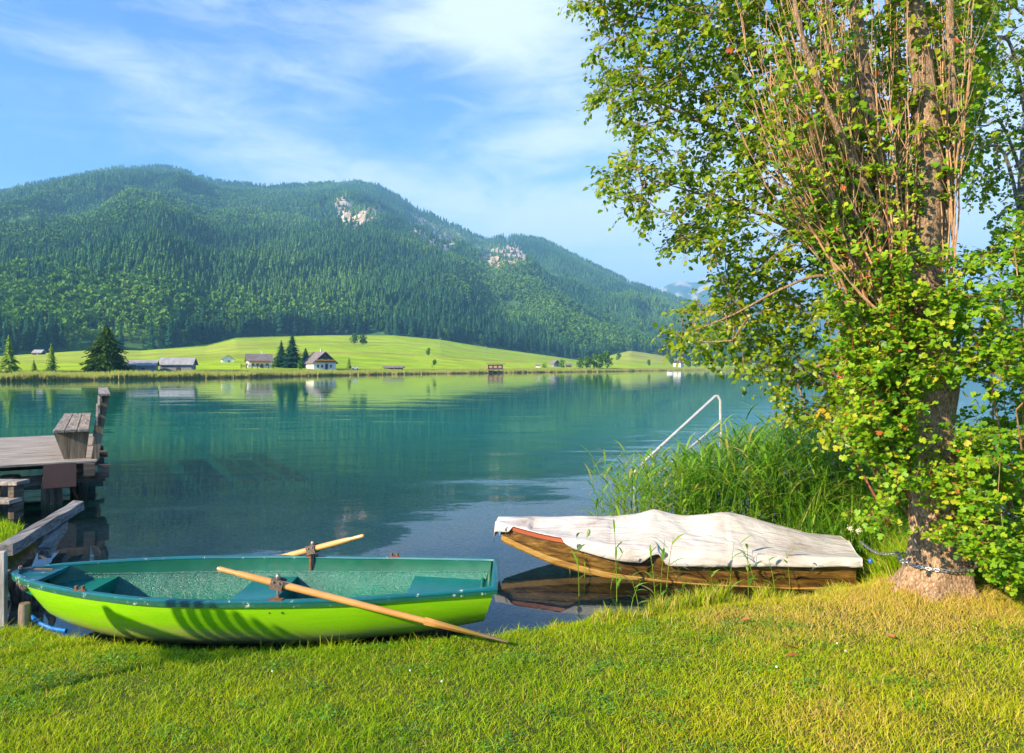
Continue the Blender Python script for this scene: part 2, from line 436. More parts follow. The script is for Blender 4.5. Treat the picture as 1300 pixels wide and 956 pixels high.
ROCKS = [[(422, 248), (438, 248), (454, 258), (480, 258), (490, 270), (470, 280), (452, 292), (436, 284), (424, 264)],
         [(514, 262), (532, 268), (558, 284), (578, 280), (594, 296), (590, 308), (580, 308), (568, 328), (554, 318), (536, 302), (518, 288)],
         [(598, 302), (624, 316), (640, 304), (656, 306), (672, 334), (652, 334), (630, 342), (612, 328)],
         [(316, 256), (326, 262), (332, 270), (322, 268)], [(366, 324), (374, 322), (376, 330), (368, 330)]]
def build_far():
    cols = np.concatenate([np.linspace(-900, -60, 90), np.arange(-56, 1100, 2.4), np.linspace(1102, 2000, 100)])
    # rows: fraction based so that shore, edge and ridge stay crisp
    rows = []
    px = cols
    d0 = shore_d(px); de = np.maximum(I(px, EDGE_D), d0 * 1.25); dr = I(px, RIDGE_D); d1 = d0 * 1.06 + 6
    for t in np.linspace(0, 1, 8)[:-1]: rows.append(d0 * .95 + (d1 - d0 * .95) * t)
    for t in np.linspace(0, 1, 70)[:-1]: rows.append(d1 + (de - d1) * t)
    for t in np.linspace(0, 1, 190)[:-1]: rows.append(de + (dr - de) * t)
    for t in np.linspace(0, 1, 20): rows.append(dr + 1500 * t)
    Yg = np.array(rows); PX = np.broadcast_to(px, Yg.shape)
    Z = far_z(PX, Yg); X = (PX - 650) / F * Yg
    nr, nc = Yg.shape
    V = np.stack([X, Yg, Z], -1).reshape(-1, 3)
    ii = np.arange(nr * nc).reshape(nr, nc)
    Fq = np.stack([ii[:-1, :-1], ii[:-1, 1:], ii[1:, 1:], ii[1:, :-1]], -1).reshape(-1, 4)
    # true colours: meadow greens, mown yellow strips, forest floor, rock
    py = HY - (Z - H) / Yg * F
    c = np.zeros((nr, nc, 3))
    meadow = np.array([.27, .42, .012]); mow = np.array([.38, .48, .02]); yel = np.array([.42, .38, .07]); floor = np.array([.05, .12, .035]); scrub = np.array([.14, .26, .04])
    n1 = fbm(X / 60, Yg / 25, 3, 3)[..., None]
    c[:] = meadow * (1 - n1) + mow * n1
    tm = np.clip((Yg - d1) / (de - d1), 0, 1)
    strip = (np.sin(tm * 19 + 2.2 * fbm(X / 140, Yg / 60, 9, 2)) > .82) & (tm > .12)
    c[strip] = c[strip] * .35 + yel * .48
    w = (sstep(770, 800, PX) * sstep(.15, .5, tm) * (fbm(X / 70, Yg / 50, 19, 3) > .42))[..., None]
    c = c * (1 - w * .8) + yel * w * .8
    w = ((PX < 330) * sstep(.30, .45, tm) * (1 - sstep(.75, .95, tm)))[..., None] * .55
    c = c * (1 - w) + np.array([.34, .38, .05]) * w
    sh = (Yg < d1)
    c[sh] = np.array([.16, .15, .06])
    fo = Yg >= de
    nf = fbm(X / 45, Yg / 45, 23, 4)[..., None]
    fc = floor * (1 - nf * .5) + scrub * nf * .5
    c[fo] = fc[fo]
    # bushy clearing at the left foot of the hill
    rock = np.zeros((nr, nc), bool)
    for pg in ROCKS: rock |= inpoly(PX + 7 * (fbm(PX / 5, py / 5, 5, 2) - .5), py + 9 * (fbm(PX / 4, py / 5, 6, 2) - .5), pg)
    rk = np.array([.58, .44, .33]) * (.25 + 1.2 * fbm(PX / 2.6, py / 8, 8, 3))[..., None]
    c[rock & fo] = rk[rock & fo]
    m = vcmat('meadow_and_hill', nscale=.035, namt=.3, bump=.6, bscale=.06, bdist=4)
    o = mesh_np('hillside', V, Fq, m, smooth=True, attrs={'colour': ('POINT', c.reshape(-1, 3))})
    tag(o, kind='structure')
build_far()

def build_blue_mountain():
    ridge = [(780, 392), (800, 386), (830, 375), (845, 362), (862, 355), (885, 356), (900, 350), (918, 345), (940, 346), (955, 352), (985, 362), (1020, 370), (1060, 366), (1110, 372), (1160, 380), (1230, 372), (1300, 385), (1500, 395), (1900, 420)]
    px = np.arange(740, 1600, 4.0); D = 5400
    ts = np.linspace(0, 1, 60)
    PX, T = np.meshgrid(px, ts); Yg = 3900 + (D - 3900) * T
    yr = I(PX, ridge) + (fbm(PX / 14, PX * 0, 4, 3) - .5) * 7
    zr = H + (HY - yr) / F * D
    X = (PX - 650) / F * Yg
    Z = zr * T ** .9 - 8 + ((1 - np.abs(2 * fbm(X / 500, Yg / 600, 51, 4) - 1)) - .75) * 260 * np.sin(np.pi * T)
    V = np.stack([X, Yg, Z], -1).reshape(-1, 3); nr, nc = PX.shape
    ii = np.arange(nr * nc).reshape(nr, nc)
    Fq = np.stack([ii[:-1, :-1], ii[:-1, 1:], ii[1:, 1:], ii[1:, :-1]], -1).reshape(-1, 4)
    n = fbm(X / 70, Yg / 120, 77, 5); w = (sstep(.56, .62, n) * sstep(.35, .7, T))[..., None] * .7
    c = np.array([.06, .10, .05]) * (1 - w) + np.array([.62, .56, .5]) * w
    o = mesh_np('distant_mountain', V, Fq, vcmat('far_mountain', nscale=.01, namt=.3), smooth=True, attrs={'colour': ('POINT', c.reshape(-1, 3))})
    tag(o, kind='structure')
build_blue_mountain()

# ---------- tree prototypes, all 1 unit tall
def conifer_geo(layers, nb, rad, seed, trunk=True, sub=1, gap=.0, low=.06):
    r = random.Random(seed); V = []; Fc = []; sh = []
    mi = []
    if trunk:
        for k in range(5):
            a = k * 2 * math.pi / 5; V.append((math.cos(a) * .012, math.sin(a) * .012, 0)); 
        V.append((0, 0, .97))
        for k in range(5): Fc.append((k, (k + 1) % 5, 5)); mi.append(1); sh.append(0)
    for l in range(layers):
        t = (l + r.uniform(-.3, .3)) / layers
        t = max(0, t); z = low + (1 - low) * t
        RR = rad * (1 - t) ** .82 * r.uniform(.86, 1.12) + .006
        a0 = r.uniform(0, 6.28)
        for k in range(nb):
            if r.random() < gap: continue
            a = a0 + k * 2 * math.pi / nb + r.uniform(-.25, .25); rr = RR * r.uniform(.55, 1.18)
            ca, sa = math.cos(a), math.sin(a)
            wd = rr * math.pi / nb * 1.25
            dz = (1 - low) / layers
            base = (0, 0, z + dz * 1.5); drp = rr * .32
            mid = rr * .55
            i = len(V)
            V += [base, (ca * mid - sa * wd, sa * mid + ca * wd, z - drp * .45), (ca * rr, sa * rr, z - drp + r.uniform(-.01, .012)), (ca * mid + sa * wd, sa * mid - ca * wd, z - drp * .45),
                  (ca * mid, sa * mid, z + dz * .35)]
            s = r.random()
            for f in ((0, 1, 4), (1, 2, 4), (2, 3, 4), (3, 0, 4)): Fc.append(tuple(i + q for q in f)); mi.append(0); sh.append(s)
            if sub > 1:
                for q in range(sub):
                    f = r.uniform(.35, 1); side = r.choice((-1, 1)); L = rr * r.uniform(.2, .34)
                    bx, by, bz = ca * rr * f, sa * rr * f, z - drp * f + dz * .2
                    aa = a + side * r.uniform(.5, 1.2)
                    i = len(V)
                    V += [(bx, by, bz + .006), (bx + math.cos(aa) * L - math.sin(aa) * L * .22, by + math.sin(aa) * L + math.cos(aa) * L * .22, bz - L * .35),
                          (bx + math.cos(aa) * L * 1.15, by + math.sin(aa) * L * 1.15, bz - L * .6), (bx + math.cos(aa) * L + math.sin(aa) * L * .22, by + math.sin(aa) * L - math.cos(aa) * L * .22, bz - L * .35)]
                    Fc += [(i, i + 1, i + 2), (i, i + 2, i + 3)]; mi += [0, 0]; sh += [r.random()] * 2
    return V, Fc, mi, sh

def broad_geo(n, seed, w=.34, size=.09, low=.15, lobes=9):
    r = random.Random(seed); V = []; Fc = []; mi = []; sh = []
    for k in range(5):
        a = k * 2 * math.pi / 5; V.append((math.cos(a) * .02, math.sin(a) * .02, 0))
    V.append((0, 0, .7))
    for k in range(5): Fc.append((k, (k + 1) % 5, 5)); mi.append(1); sh.append(0)
    cs = []
    for i in range(lobes):
        z = r.uniform(low + .15, .86); q = math.sin(math.pi * min(1, (z - low + .12) / (1.12 - low))) ** .6
        a = r.uniform(0, 6.28); d = w * q * r.uniform(.1, .62)
        cs.append((math.cos(a) * d, math.sin(a) * d, z, w * r.uniform(.38, .58)))
    for i in range(n):
        c = r.choice(cs); v = Vector((r.gauss(0, 1), r.gauss(0, 1), r.gauss(0, 1))).normalized()
        p = Vector(c[:3]) + v * c[3] * r.uniform(.8, 1.05) * Vector((1, 1, .85)).length / 1.65
        nrm = (v + Vector((r.gauss(0, .5), r.gauss(0, .5), r.gauss(0, .5)))).normalized()
        t = nrm.cross(Vector((r.gauss(0, 1), r.gauss(0, 1), r.gauss(0, 1)))).normalized(); b = nrm.cross(t)
        s = size * r.uniform(.6, 1.2); i0 = len(V)
        V += [tuple(p + t * s), tuple(p + b * s * .8 + nrm * s * .2), tuple(p - t * s), tuple(p - b * s * .8)]
        Fc.append((i0, i0 + 1, i0 + 2, i0 + 3)); mi.append(0); sh.append(r.random())
    return V, Fc, mi, sh

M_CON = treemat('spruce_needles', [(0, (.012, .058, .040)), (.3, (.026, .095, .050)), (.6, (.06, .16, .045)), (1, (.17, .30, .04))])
M_LAR = treemat('larch_needles', [(0, (.16, .27, .04)), (1, (.42, .52, .08))])
M_BRO = treemat('broad_leaves', [(0, (.05, .13, .022)), (.5, (.10, .22, .03)), (1, (.20, .34, .045))])
M_BARK = pmat('far_bark', (.12, .09, .07), (.2, .16, .12), rough=.9, bump=0)
def proto(name, geo, mat, link=False):
    V, Fc, mi, sh = geo
    me = bpy.data.meshes.new(name); me.from_pydata(V, [], Fc)
    me.materials.append(mat); me.materials.append(M_BARK)
    me.polygons.foreach_set('material_index', mi)
    a = me.attributes.new('shade', 'FLOAT', 'FACE'); a.data.foreach_set('value', np.array(sh, dtype=np.float32))
    me.update()
    o = bpy.data.objects.new(name, me)
    return o

# ---------- the far wood as one mass
def forest():
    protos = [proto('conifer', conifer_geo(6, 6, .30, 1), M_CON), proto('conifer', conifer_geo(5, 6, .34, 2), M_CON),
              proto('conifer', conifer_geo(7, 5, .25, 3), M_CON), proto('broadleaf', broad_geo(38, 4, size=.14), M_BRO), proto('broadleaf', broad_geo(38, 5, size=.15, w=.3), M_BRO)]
    pc = bpy.data.collections.new('forest_trees')
    for i, o in enumerate(protos): o.name = 'tree_kind_%d' % i; pc.objects.link(o)
    n = 270000
    px = R.uniform(-260, 1180, n)
    d0 = shore_d(px); de = np.maximum(I(px, EDGE_D), d0 * 1.25); dr = I(px, RIDGE_D)
    lo = de + 12; hi = dr + 130
    q = R.random(n)
    Y = np.sqrt(lo ** 2 + (hi ** 2 - lo ** 2) * q)
    # thin the number where the strip is narrower in area
    area = (hi ** 2 - lo ** 2); keep = R.random(n) < area / area.max()
    Z = far_z(px, Y); X = (px - 650) / F * Y
    py = HY - (Z - H) / Y * F
    gap = fbm(X / 90, Y / 90, 61, 3)
    keep &= gap > .24
    for pg in ROCKS:
        ins = inpoly(px, py, pg) | inpoly(px, py - 5, pg); keep &= ~(ins & (R.random(n) < .86))
    # bushy slope, left foot
    clr = inpoly(px, py, [(72, 446), (90, 420), (150, 414), (205, 425), (215, 446)])
    kind = R.integers(0, 3, n)
    dec = fbm(X / 170 + 9, Y / 260, 71, 4) + R.normal(0, .05, n) + .10 * sstep(330, 400, py) - .04
    dd = dec > .58
    kind[dd] = 3 + R.integers(0, 2, dd.sum())
    kind[clr] = 3 + R.integers(0, 2, clr.sum())
    keep &= ~(clr & (R.random(n) < .12))
    gap_ = fbm(X / 40, Y / 40, 161, 2)
    sc = R.uniform(6, 16, n) * (1 + .7 * (Y > dr - 60) * (gap_ > .45)) * (1 - .18 * (gap - .3)); sc[kind >= 3] *= .80; sc[clr] *= .60
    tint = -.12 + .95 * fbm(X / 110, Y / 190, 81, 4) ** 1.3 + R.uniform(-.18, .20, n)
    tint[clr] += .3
    k = np.where(keep)[0]
    print('forest trees', len(k))
    V = np.stack([X[k], Y[k], Z[k] - .5], -1)
    me = bpy.data.meshes.new('forest'); me.vertices.add(len(k)); me.vertices.foreach_set('co', V.astype(np.float32).ravel())
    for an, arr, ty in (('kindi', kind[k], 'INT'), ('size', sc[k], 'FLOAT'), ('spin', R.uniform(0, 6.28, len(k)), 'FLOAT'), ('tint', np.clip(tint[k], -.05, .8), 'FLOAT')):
        a = me.attributes.new(an, ty, 'POINT'); a.data.foreach_set('value', arr.astype(np.int32 if ty == 'INT' else np.float32))
    o = bpy.data.objects.new('forest', me); col.objects.link(o)
    ng = bpy.data.node_groups.new('forest_scatter', 'GeometryNodeTree')
    ng.interface.new_socket('Geometry', in_out='INPUT', socket_type='NodeSocketGeometry'); ng.interface.new_socket('Geometry', in_out='OUTPUT', socket_type='NodeSocketGeometry')
    gi = ng.nodes.new('NodeGroupInput'); go = ng.nodes.new('NodeGroupOutput')
    ci = ng.nodes.new('GeometryNodeCollectionInfo'); ci.inputs['Collection'].default_value = pc
    ci.inputs['Separate Children'].default_value = True; ci.inputs['Reset Children'].default_value = True
    ip = ng.nodes.new('GeometryNodeInstanceOnPoints'); ip.inputs['Pick Instance'].default_value = True
    def na(name, ty):
        x = ng.nodes.new('GeometryNodeInputNamedAttribute'); x.data_type = ty; x.inputs[0].default_value = name; return x.outputs[0]
    ng.links.new(gi.outputs[0], ip.inputs['Points']); ng.links.new(ci.outputs[0], ip.inputs['Instance'])
    ng.links.new(na('kindi', 'INT'), ip.inputs['Instance Index'])
    sz = na('size', 'FLOAT'); ng.links.new(sz, ip.inputs['Scale'])
    cx = ng.nodes.new('ShaderNodeCombineXYZ'); ng.links.new(na('spin', 'FLOAT'), cx.inputs[2])
    ng.links.new(cx.outputs[0], ip.inputs['Rotation'])
    ng.links.new(ip.outputs[0], go.inputs[0])
    md = o.modifiers.new('scatter', 'NODES'); md.node_group = ng
    tag(o, 'mixed spruce and broadleaf wood covering the whole hillside', 'forest', kind='stuff')
forest()

# ---------- trees one can tell apart
def dup(src, name, loc, s, rz=None, lean=0):
    o = src.copy(); o.name = name; col.objects.link(o); o.location = loc
    o.scale = s if hasattr(s, '__len__') else (s, s, s); o.rotation_euler = (0, 0, random.uniform(0, 6.28) if rz is None else rz)
    return o
EP = [proto('spruce_tree', conifer_geo(17, 8, .19, 20 + i, sub=2, low=.03), M_CON) for i in range(4)]
BP = [proto('broadleaf_tree', broad_geo(260, 40 + i, size=.062, lobes=13, low=.06), M_BRO) for i in range(4)]
LP = [proto('larch_tree', conifer_geo(17, 7, .15, 60 + i, sub=2, gap=.25, low=.05), M_LAR) for i in range(2)]
def edge_trees():
    n = 0
    xs = np.concatenate([np.arange(-12, 72, 4.4), np.arange(76, 212, 13), np.arange(214, 960, 4.3)])
    for px in xs:
        px = float(px) + random.uniform(-1.4, 1.4)
        d0 = float(shore_d(px)); de = float(max(I(px, EDGE_D), d0 * 1.25))
        Y = de + random.uniform(-2, 16)
        p = far_pt(px, Y); p.z -= .3
        if 560 < px < 620 or px > 770 or random.random() < .16:
            sp = random.random() < .45
        else: sp = True
        if 72 < px < 212: sp = random.random() < .3
        if sp:
            o = dup(random.choice(EP), 'spruce_tree', p, random.uniform(15, 25) * (.8 if 72 < px < 212 else 1)); o.scale[0] *= random.uniform(.85, 1.15)
            tag(o, 'dark spruce in the front row of the wood above the meadow', 'tree', 'spruces along the front edge of the wood')
        else:
            o = dup(random.choice(BP), 'broadleaf_tree', p, random.uniform(8, 14) * (.6 if 72 < px < 212 else 1))
            tag(o, 'rounded lighter green tree in the front row of the wood above the meadow', 'tree', 'broadleaf trees along the front edge of the wood')
        n += 1
    print('edge trees', n)
edge_trees()

def two_part(name, label, group, loc, h, geo, mat, rz=0, cat='tree', wide=1.0, lab_h=None):
    V, Fc, mi, sh = geo
    e = empty(name, loc, rz)
    tag(e, label, cat, group)
    for part, q, m in (('crown', 0, mat), ('trunk', 1, M_BARK)):
        fs = [f for f, k in zip(Fc, mi) if k == q]; s = [x for x, k in zip(sh, mi) if k == q]
        used = sorted({i for f in fs for i in f}); mp = {u: i for i, u in enumerate(used)}
        me = bpy.data.meshes.new(part); me.from_pydata([(V[u][0] * h * wide, V[u][1] * h * wide, V[u][2] * h) for u in used], [], [tuple(mp[i] for i in f) for f in fs])
        me.materials.append(m)
        a = me.attributes.new('shade', 'FLOAT', 'FACE'); a.data.foreach_set('value', np.array(s, dtype=np.float32)); me.update()
        o = bpy.data.objects.new(part, me); col.objects.link(o); o.parent = e
    return e
def solo(px, py, hpx, kind, label, name=None, seed=0, wide=1.0, group=None, cat='tree'):
    p = far_at(px, py); h = hpx * p.y / F; p.z -= .1
    if kind == 'spruce': geo, mat, nm = conifer_geo(34, 15, .40, 100 + seed, sub=6, low=.02), M_SOLO, 'spruce_tree'
    elif kind == 'slim': geo, mat, nm = conifer_geo(24, 11, .20, 100 + seed, sub=4, low=.02), M_CON, 'spruce_tree'
    elif kind == 'larch': geo, mat, nm = conifer_geo(24, 10, .26, 100 + seed, sub=5, gap=.2, low=.03), M_LAR, 'larch_tree'
    elif kind == 'bush': geo, mat, nm = broad_geo(260, 100 + seed, size=.07, lobes=10, low=-.1, w=.5), M_BRO, 'bush'
    else: geo, mat, nm = broad_geo(420, 100 + seed, size=.055, lobes=14, low=.08), M_BRO, 'broadleaf_tree'
    return two_part(name or nm, label, group, p, h, geo, mat, cat=cat, wide=wide, rz=seed)
M_SOLO = treemat('solo_spruce', [(0, (.02, .055, .012)), (.5, (.06, .12, .015)), (1, (.12, .20, .02))])
solo(135, 471, 60, 'spruce', 'tall wide dark spruce standing alone by the reeds left of the sheds', seed=1, wide=1.25)
solo(11, 472, 48, 'larch', 'pale green feathery larch at the far left end of the far shore', seed=2)
solo(65, 471, 36, 'larch', 'pale green slender larch left of the wide lone spruce', seed=3, wide=.9)
solo(43, 471, 16, 'larch', 'smallest pale larch, between the two taller larches', seed=4)
solo(357, 466, 34, 'slim', 'slim dark spruce between the white house and the tallest spruce', seed=5, wide=1.8)
solo(371, 467, 43, 'slim', 'tallest spruce of the clump left of the dark gabled farmhouse', seed=6, wide=2.1)
solo(349, 466, 12, 'bush', 'low round bush just right of the white house', seed=7, cat='bush')
solo(388, 466.5, 25, 'slim', 'short spruce in front of the farmhouse roof', seed=8, wide=2.4)
solo(381, 469, 12, 'bush', 'light green bush in front of the farmhouse', seed=9, cat='bush')
solo(419, 467, 10, 'bush', 'dark bush at the right corner of the farmhouse', seed=10, cat='bush')
solo(443, 468, 15, 'larch', 'small feathery tree alone right of the farmhouse', seed=11, wide=1.1)
solo(450, 438, 16, 'tree', 'left half of the tree clump in the upper meadow', seed=12, wide=1.2)
solo(461, 438, 15, 'tree', 'right half of the tree clump in the upper meadow', seed=13, wide=1.3)
solo(544, 452, 11, 'tree', 'small dark round tree in mid meadow, the upper of two', seed=14)
solo(551, 468, 12, 'tree', 'small dark tree near the reeds, the lower of two', seed=15, wide=.9)
for i, (x, h, w) in enumerate([(737, 15, 1.1), (745, 19, 1.1), (754, 21, 1.0), (763, 22, 1.0), (771, 25, .9)]):
    solo(x, 469.3, h, 'tree', ['lowest leafy tree at the left end of the lakeside clump', 'second leafy tree from the left in the lakeside clump', 'middle leafy tree of the lakeside clump', 'fourth leafy tree from the left in the lakeside clump', 'tallest leafy tree at the right end of the lakeside clump'][i], seed=20 + i, wide=w)
solo(785, 458, 12, 'tree', 'small rounded tree right of the lakeside clump', seed=30)
solo(713, 466.5, 11, 'bush', 'bush beside the small lakeside cottage', seed=31, cat='bush')
solo(691, 467, 7, 'bush', 'small low bush left of the small lakeside cottage', seed=32, cat='bush')
solo(853, 465, 15, 'tree', 'round tree beside the small boathouse on the right', seed=33)
solo(824, 465, 9, 'tree', 'pale small tree alone on the yellow field', seed=34)
for i, x in enumerate(range(872, 1100, 11)):
    o = solo(x + random.uniform(-3, 3), 467.3, random.uniform(10, 19), 'tree', 'leafy shoreline tree right of the small boathouse', seed=50 + i, wide=1.3, group='shoreline trees right of the small boathouse')

# ---------- reed belt along the far shore
def far_reeds():
    n = 42000
    px = R.uniform(-60, 1120, n); d0 = shore_d(px)
    Y = d0 * (.96 + .07 * R.random(n))
    X = (px - 650) / F * Y; z = np.maximum(far_z(px, Y), -.05) * .7
    h = R.uniform(.75, 1.35, n) * (1.0 + .5 * (fbm(px / 30, px * 0, 3, 2) - .5)); w = .0009 * Y * 1.0
    lean = R.normal(0, .12, n)
    A = np.stack([X - w, Y, z * 0 - .1 + z], -1); B = np.stack([X + w, Y, z - .1], -1)
    C = np.stack([X + w * .8 + lean * .5, Y, z + h * .55], -1); D = np.stack([X - w * .8 + lean * .5, Y, z + h * .55], -1)
    E = np.stack([X + lean, Y, z + h], -1)
    V = np.stack([A, B, C, D, E], 1).reshape(-1, 3); i = np.arange(n)[:, None] * 5
    q = i + np.array([[0, 1, 2, 3]]); t = i + np.array([[3, 2, 4]])
    base = np.array([.36, .24, .08]); top = np.array([.22, .30, .06])
    v = R.random((n, 1)); cb = base * (.7 + .6 * v); ct = top * (.75 + .5 * v); cm = (cb + ct) / 2
    c = np.stack([cb, cb, cm, cm, ct], 1).reshape(-1, 3)
    o = mesh_np('reed_belt', V, [q, t], vcmat('far_reed', namt=.05), attrs={'colour': ('POINT', c)})
    tag(o, 'low belt of yellow and green reeds along the far shore', 'reeds', kind='stuff')
far_reeds()

# ---------- buildings on the far shore
M_WHITE = pmat('white_render', (.72, .70, .66), (.8, .78, .74), 1.0, .8, .05)
M_GREYW = pmat('weathered_boards', (.16, .17, .18), (.30, .30, .30), 2.0, .85, .2, stretch=(4, 4, .5))
M_ORW = pmat('larch_boards', (.36, .20, .10), (.5, .30, .16), 2.0, .8, .2, stretch=(4, 4, .5))
M_DKW = pmat('dark_boards', (.045, .035, .03), (.09, .065, .05), 2.0, .8, .2, stretch=(4, 4, .5))
M_ROOFG = pmat('grey_shingles', (.24, .24, .25), (.40, .39, .38), 1.5, .8, .3)
M_ROOFD = pmat('brown_grey_tiles', (.13, .11, .11), (.24, .20, .19), 1.5, .8, .3)
M_PANE = pmat('window_glass', (.03, .04, .05), (.05, .06, .08), 1, .1, 0, spec=.8)
M_BALC = pmat('balcony_boards', (.30, .10, .05), (.38, .15, .07), 2, .7, .1)
M_FLOW = pmat('balcony_flowers', (.75, .55, .03), (.6, .25, .03), 9, .7, .1, bscale=20)
def house(px, py, wpx, hpx, name, label, cat, yaw, depth=1.0, wall=M_WHITE, roof=M_ROOFD, gable=None, rise=.45, over=.09, front_gable=True, wins=(), balcony=False, wall2=None, chimney=False, door=True, stilts=0):
    """yaw 0: gable towards the viewer when front_gable, else the eave side"""
    p = far_at(px, py); s = p.y / F; W = wpx * s; Hh = hpx * s; D = W * depth
    e = empty(name, (p.x, p.y + D * .35, p.z - .25 + stilts), yaw); tag(e, label, cat)
    gx = 1 if front_gable else 0
    a, b = (W / 2, D / 2)
    eave = Hh * (1 - rise); top = Hh
    m = MB()
    m.hexa([(-a, -b, 0), (a, -b, 0), (a, b, 0), (-a, b, 0), (-a, -b, eave), (a, -b, eave), (a, b, eave), (-a, b, eave)])
    m.build('wall', wall, e)
    g = MB()
    if front_gable:
        for yy in (-b, b):
            y2 = yy * .985
            g.add([(-a, yy, eave), (a, yy, eave), (0, yy, top * .985), (-a, y2, eave), (a, y2, eave), (0, y2, top * .985)], [(0, 1, 2), (3, 5, 4), (0, 2, 5, 3), (1, 4, 5, 2), (0, 3, 4, 1)])
    else:
        for xx in (-a, a):
            x2 = xx * .985
            g.add([(xx, -b, eave), (xx, b, eave), (xx, 0, top * .985), (x2, -b, eave), (x2, b, eave), (x2, 0, top * .985)], [(0, 1, 2), (3, 5, 4), (0, 2, 5, 3), (1, 4, 5, 2), (0, 3, 4, 1)])
    g.build('gable', gable or wall, e)
    r = MB(); o = over * W; th = .025 * W
    if front_gable:
        k = (top - eave) / a
        for sg in (-1, 1):
            x0, z0 = 0, top + th; x1, z1 = sg * (a + o), eave - k * o + th
            r.hexa([(x0, -b - o, z0 - th), (x1, -b - o, z1 - th), (x1, b + o, z1 - th), (x0, b + o, z0 - th), (x0, -b - o, z0), (x1, -b - o, z1), (x1, b + o, z1), (x0, b + o, z0)])
    else:
        k = (top - eave) / b
        for sg in (-1, 1):
            y0, z0 = 0, top + th; y1, z1 = sg * (b + o), eave - k * o + th
            r.hexa([(-a - o, y0, z0 - th), (-a - o, y1, z1 - th), (a + o, y1, z1 - th), (a + o, y0, z0 - th), (-a - o, y0, z0), (-a - o, y1, z1), (a + o, y1, z1), (a + o, y0, z0)])
    rf = r.build('roof', roof, e)
    if chimney:
        c = MB(); c.box((a * .25, b * .2, top + .06 * Hh), (W * .06, W * .06, Hh * .28)); c.build('chimney', M_WHITE, rf)
    for (side, u, z, w, h) in wins:      # side f: front face (-y), l: left face (-x); u in -1..1, z fraction of Hh
        c = MB(); fr = MB()
        if side == 'f':
            c.box((u * a, -b - .012 * W, z * Hh), (w * W, .02 * W, h * Hh)); fr.box((u * a, -b - .005 * W, z * Hh), (w * W * 1.35, .02 * W, h * Hh * 1.3))
        else:
            c.box((-a - .012 * W, u * b, z * Hh), (.02 * W, w * W, h * Hh)); fr.box((-a - .005 * W, u * b, z * Hh), (.02 * W, w * W * 1.35, h * Hh * 1.3))
        f = fr.build('window', M_ORW if wall != M_WHITE else M_DKW, e); c.build('pane', M_PANE, f)
    if door:
        c = MB(); c.box((a * .15, -b - .008 * W, Hh * .17), (W * .12, .02 * W, Hh * .34)); c.build('door', M_DKW if wall is not M_DKW else M_ORW, e)
    if balcony:
        c = MB(); c.box((0, -b - .06 * W, Hh * .44), (W * .86, .12 * W, Hh * .03)); 
        for i in range(22): c.box((-W * .42 + W * .84 * i / 21, -b - .115 * W, Hh * .49), (W * .024, .008 * W, Hh * .10))
        c.box((0, -b - .115 * W, Hh * .55), (W * .86, .02 * W, Hh * .015))
        bl = c.build('balcony', M_BALC, e)
        if balcony == 'flowers':
            c = MB()
            for i in range(40):
                c.lathe([(0.001, -.02 * W), (.02 * W, 0), (.001, .02 * W)], (-W * .40 + W * .80 * i / 39, -b - .13 * W, Hh * (.535 + random.uniform(-.01, .012))), n=5)
            c.build('flowers', M_FLOW, bl)
    return e
house(176, 470.5, 33, 14, 'shed', 'low grey roofed shed right of the wide lone spruce', 'shed', .35, .8, M_GREYW, M_ROOFG, M_ORW, rise=.42, front_gable=False, over=.06)
house(222, 471, 37, 17.5, 'barn', 'larger grey boarded barn with shingle roof behind the reeds', 'barn', .22, .7, M_GREYW, M_ROOFG, M_ORW, rise=.42, front_gable=False, over=.07)
house(47.5, 450.5, 11, 7, 'hut', 'tiny dark hut at the foot of the wood on the left', 'hut', 0, .8, M_DKW, M_ROOFG, rise=.45, front_gable=False)
house(287, 460, 14, 10, 'hut', 'tiny pale hut alone in the meadow left of the white house', 'hut', .5, .9, M_WHITE, M_ROOFD, M_WHITE, rise=.5, front_gable=True)
house(326, 467, 28, 18.5, 'house', 'white house with grey roof and brown balcony left of the spruces', 'house', .45, .8, M_WHITE, M_ROOFD, M_WHITE, rise=.42, front_gable=False, chimney=True, balcony=True,
      wins=[('f', -.6, .28, .09, .12), ('f', -.2, .28, .09, .12), ('f', .6, .28, .09, .12), ('l', -.4, .3, .09, .12), ('l', .4, .3, .09, .12), ('l', 0, .62, .09, .12)])
house(402, 468.3, 29, 22.5, 'farmhouse', 'farmhouse with dark timber gable and yellow flowered balcony', 'farmhouse', .62, 1.3, M_WHITE, M_ROOFD, M_DKW, rise=.56, front_gable=True, chimney=True, balcony='flowers',
      wins=[('f', -.62, .2, .07, .12), ('f', -.25, .2, .07, .12), ('f', .55, .2, .07, .12), ('f', -.28, .60, .07, .1), ('f', .28, .60, .07, .1), ('f', 0, .80, .07, .08)])
house(499, 469, 23, 5, 'shed', 'long low dark shed near the reeds in mid shore', 'shed', 0, .4, M_DKW, M_ROOFD, rise=.3, front_gable=False)
house(705, 465.5, 10, 9, 'cottage', 'small cottage with dark gable left of the lakeside tree clump', 'cottage', .5, 1, M_GREYW, M_ROOFD, M_DKW, rise=.5, front_gable=True, wins=[('f', .2, .3, .12, .14)])
house(683, 466.5, 5.5, 4.5, 'hut', 'tiny white hut left of the small cottage', 'hut', 0, .8, M_WHITE, M_ROOFD, rise=.4, front_gable=False, door=False)
house(722, 466, 6, 5, 'hut', 'tiny dark hut right of the small cottage', 'hut', .2, .8, M_DKW, M_ROOFD, rise=.4, front_gable=False, door=False)
house(862, 466, 10, 9.5, 'boathouse', 'small boathouse with white end wall on the right shore', 'boathouse', -.6, 1, M_WHITE, M_ROOFD, M_DKW, rise=.45, front_gable=True)

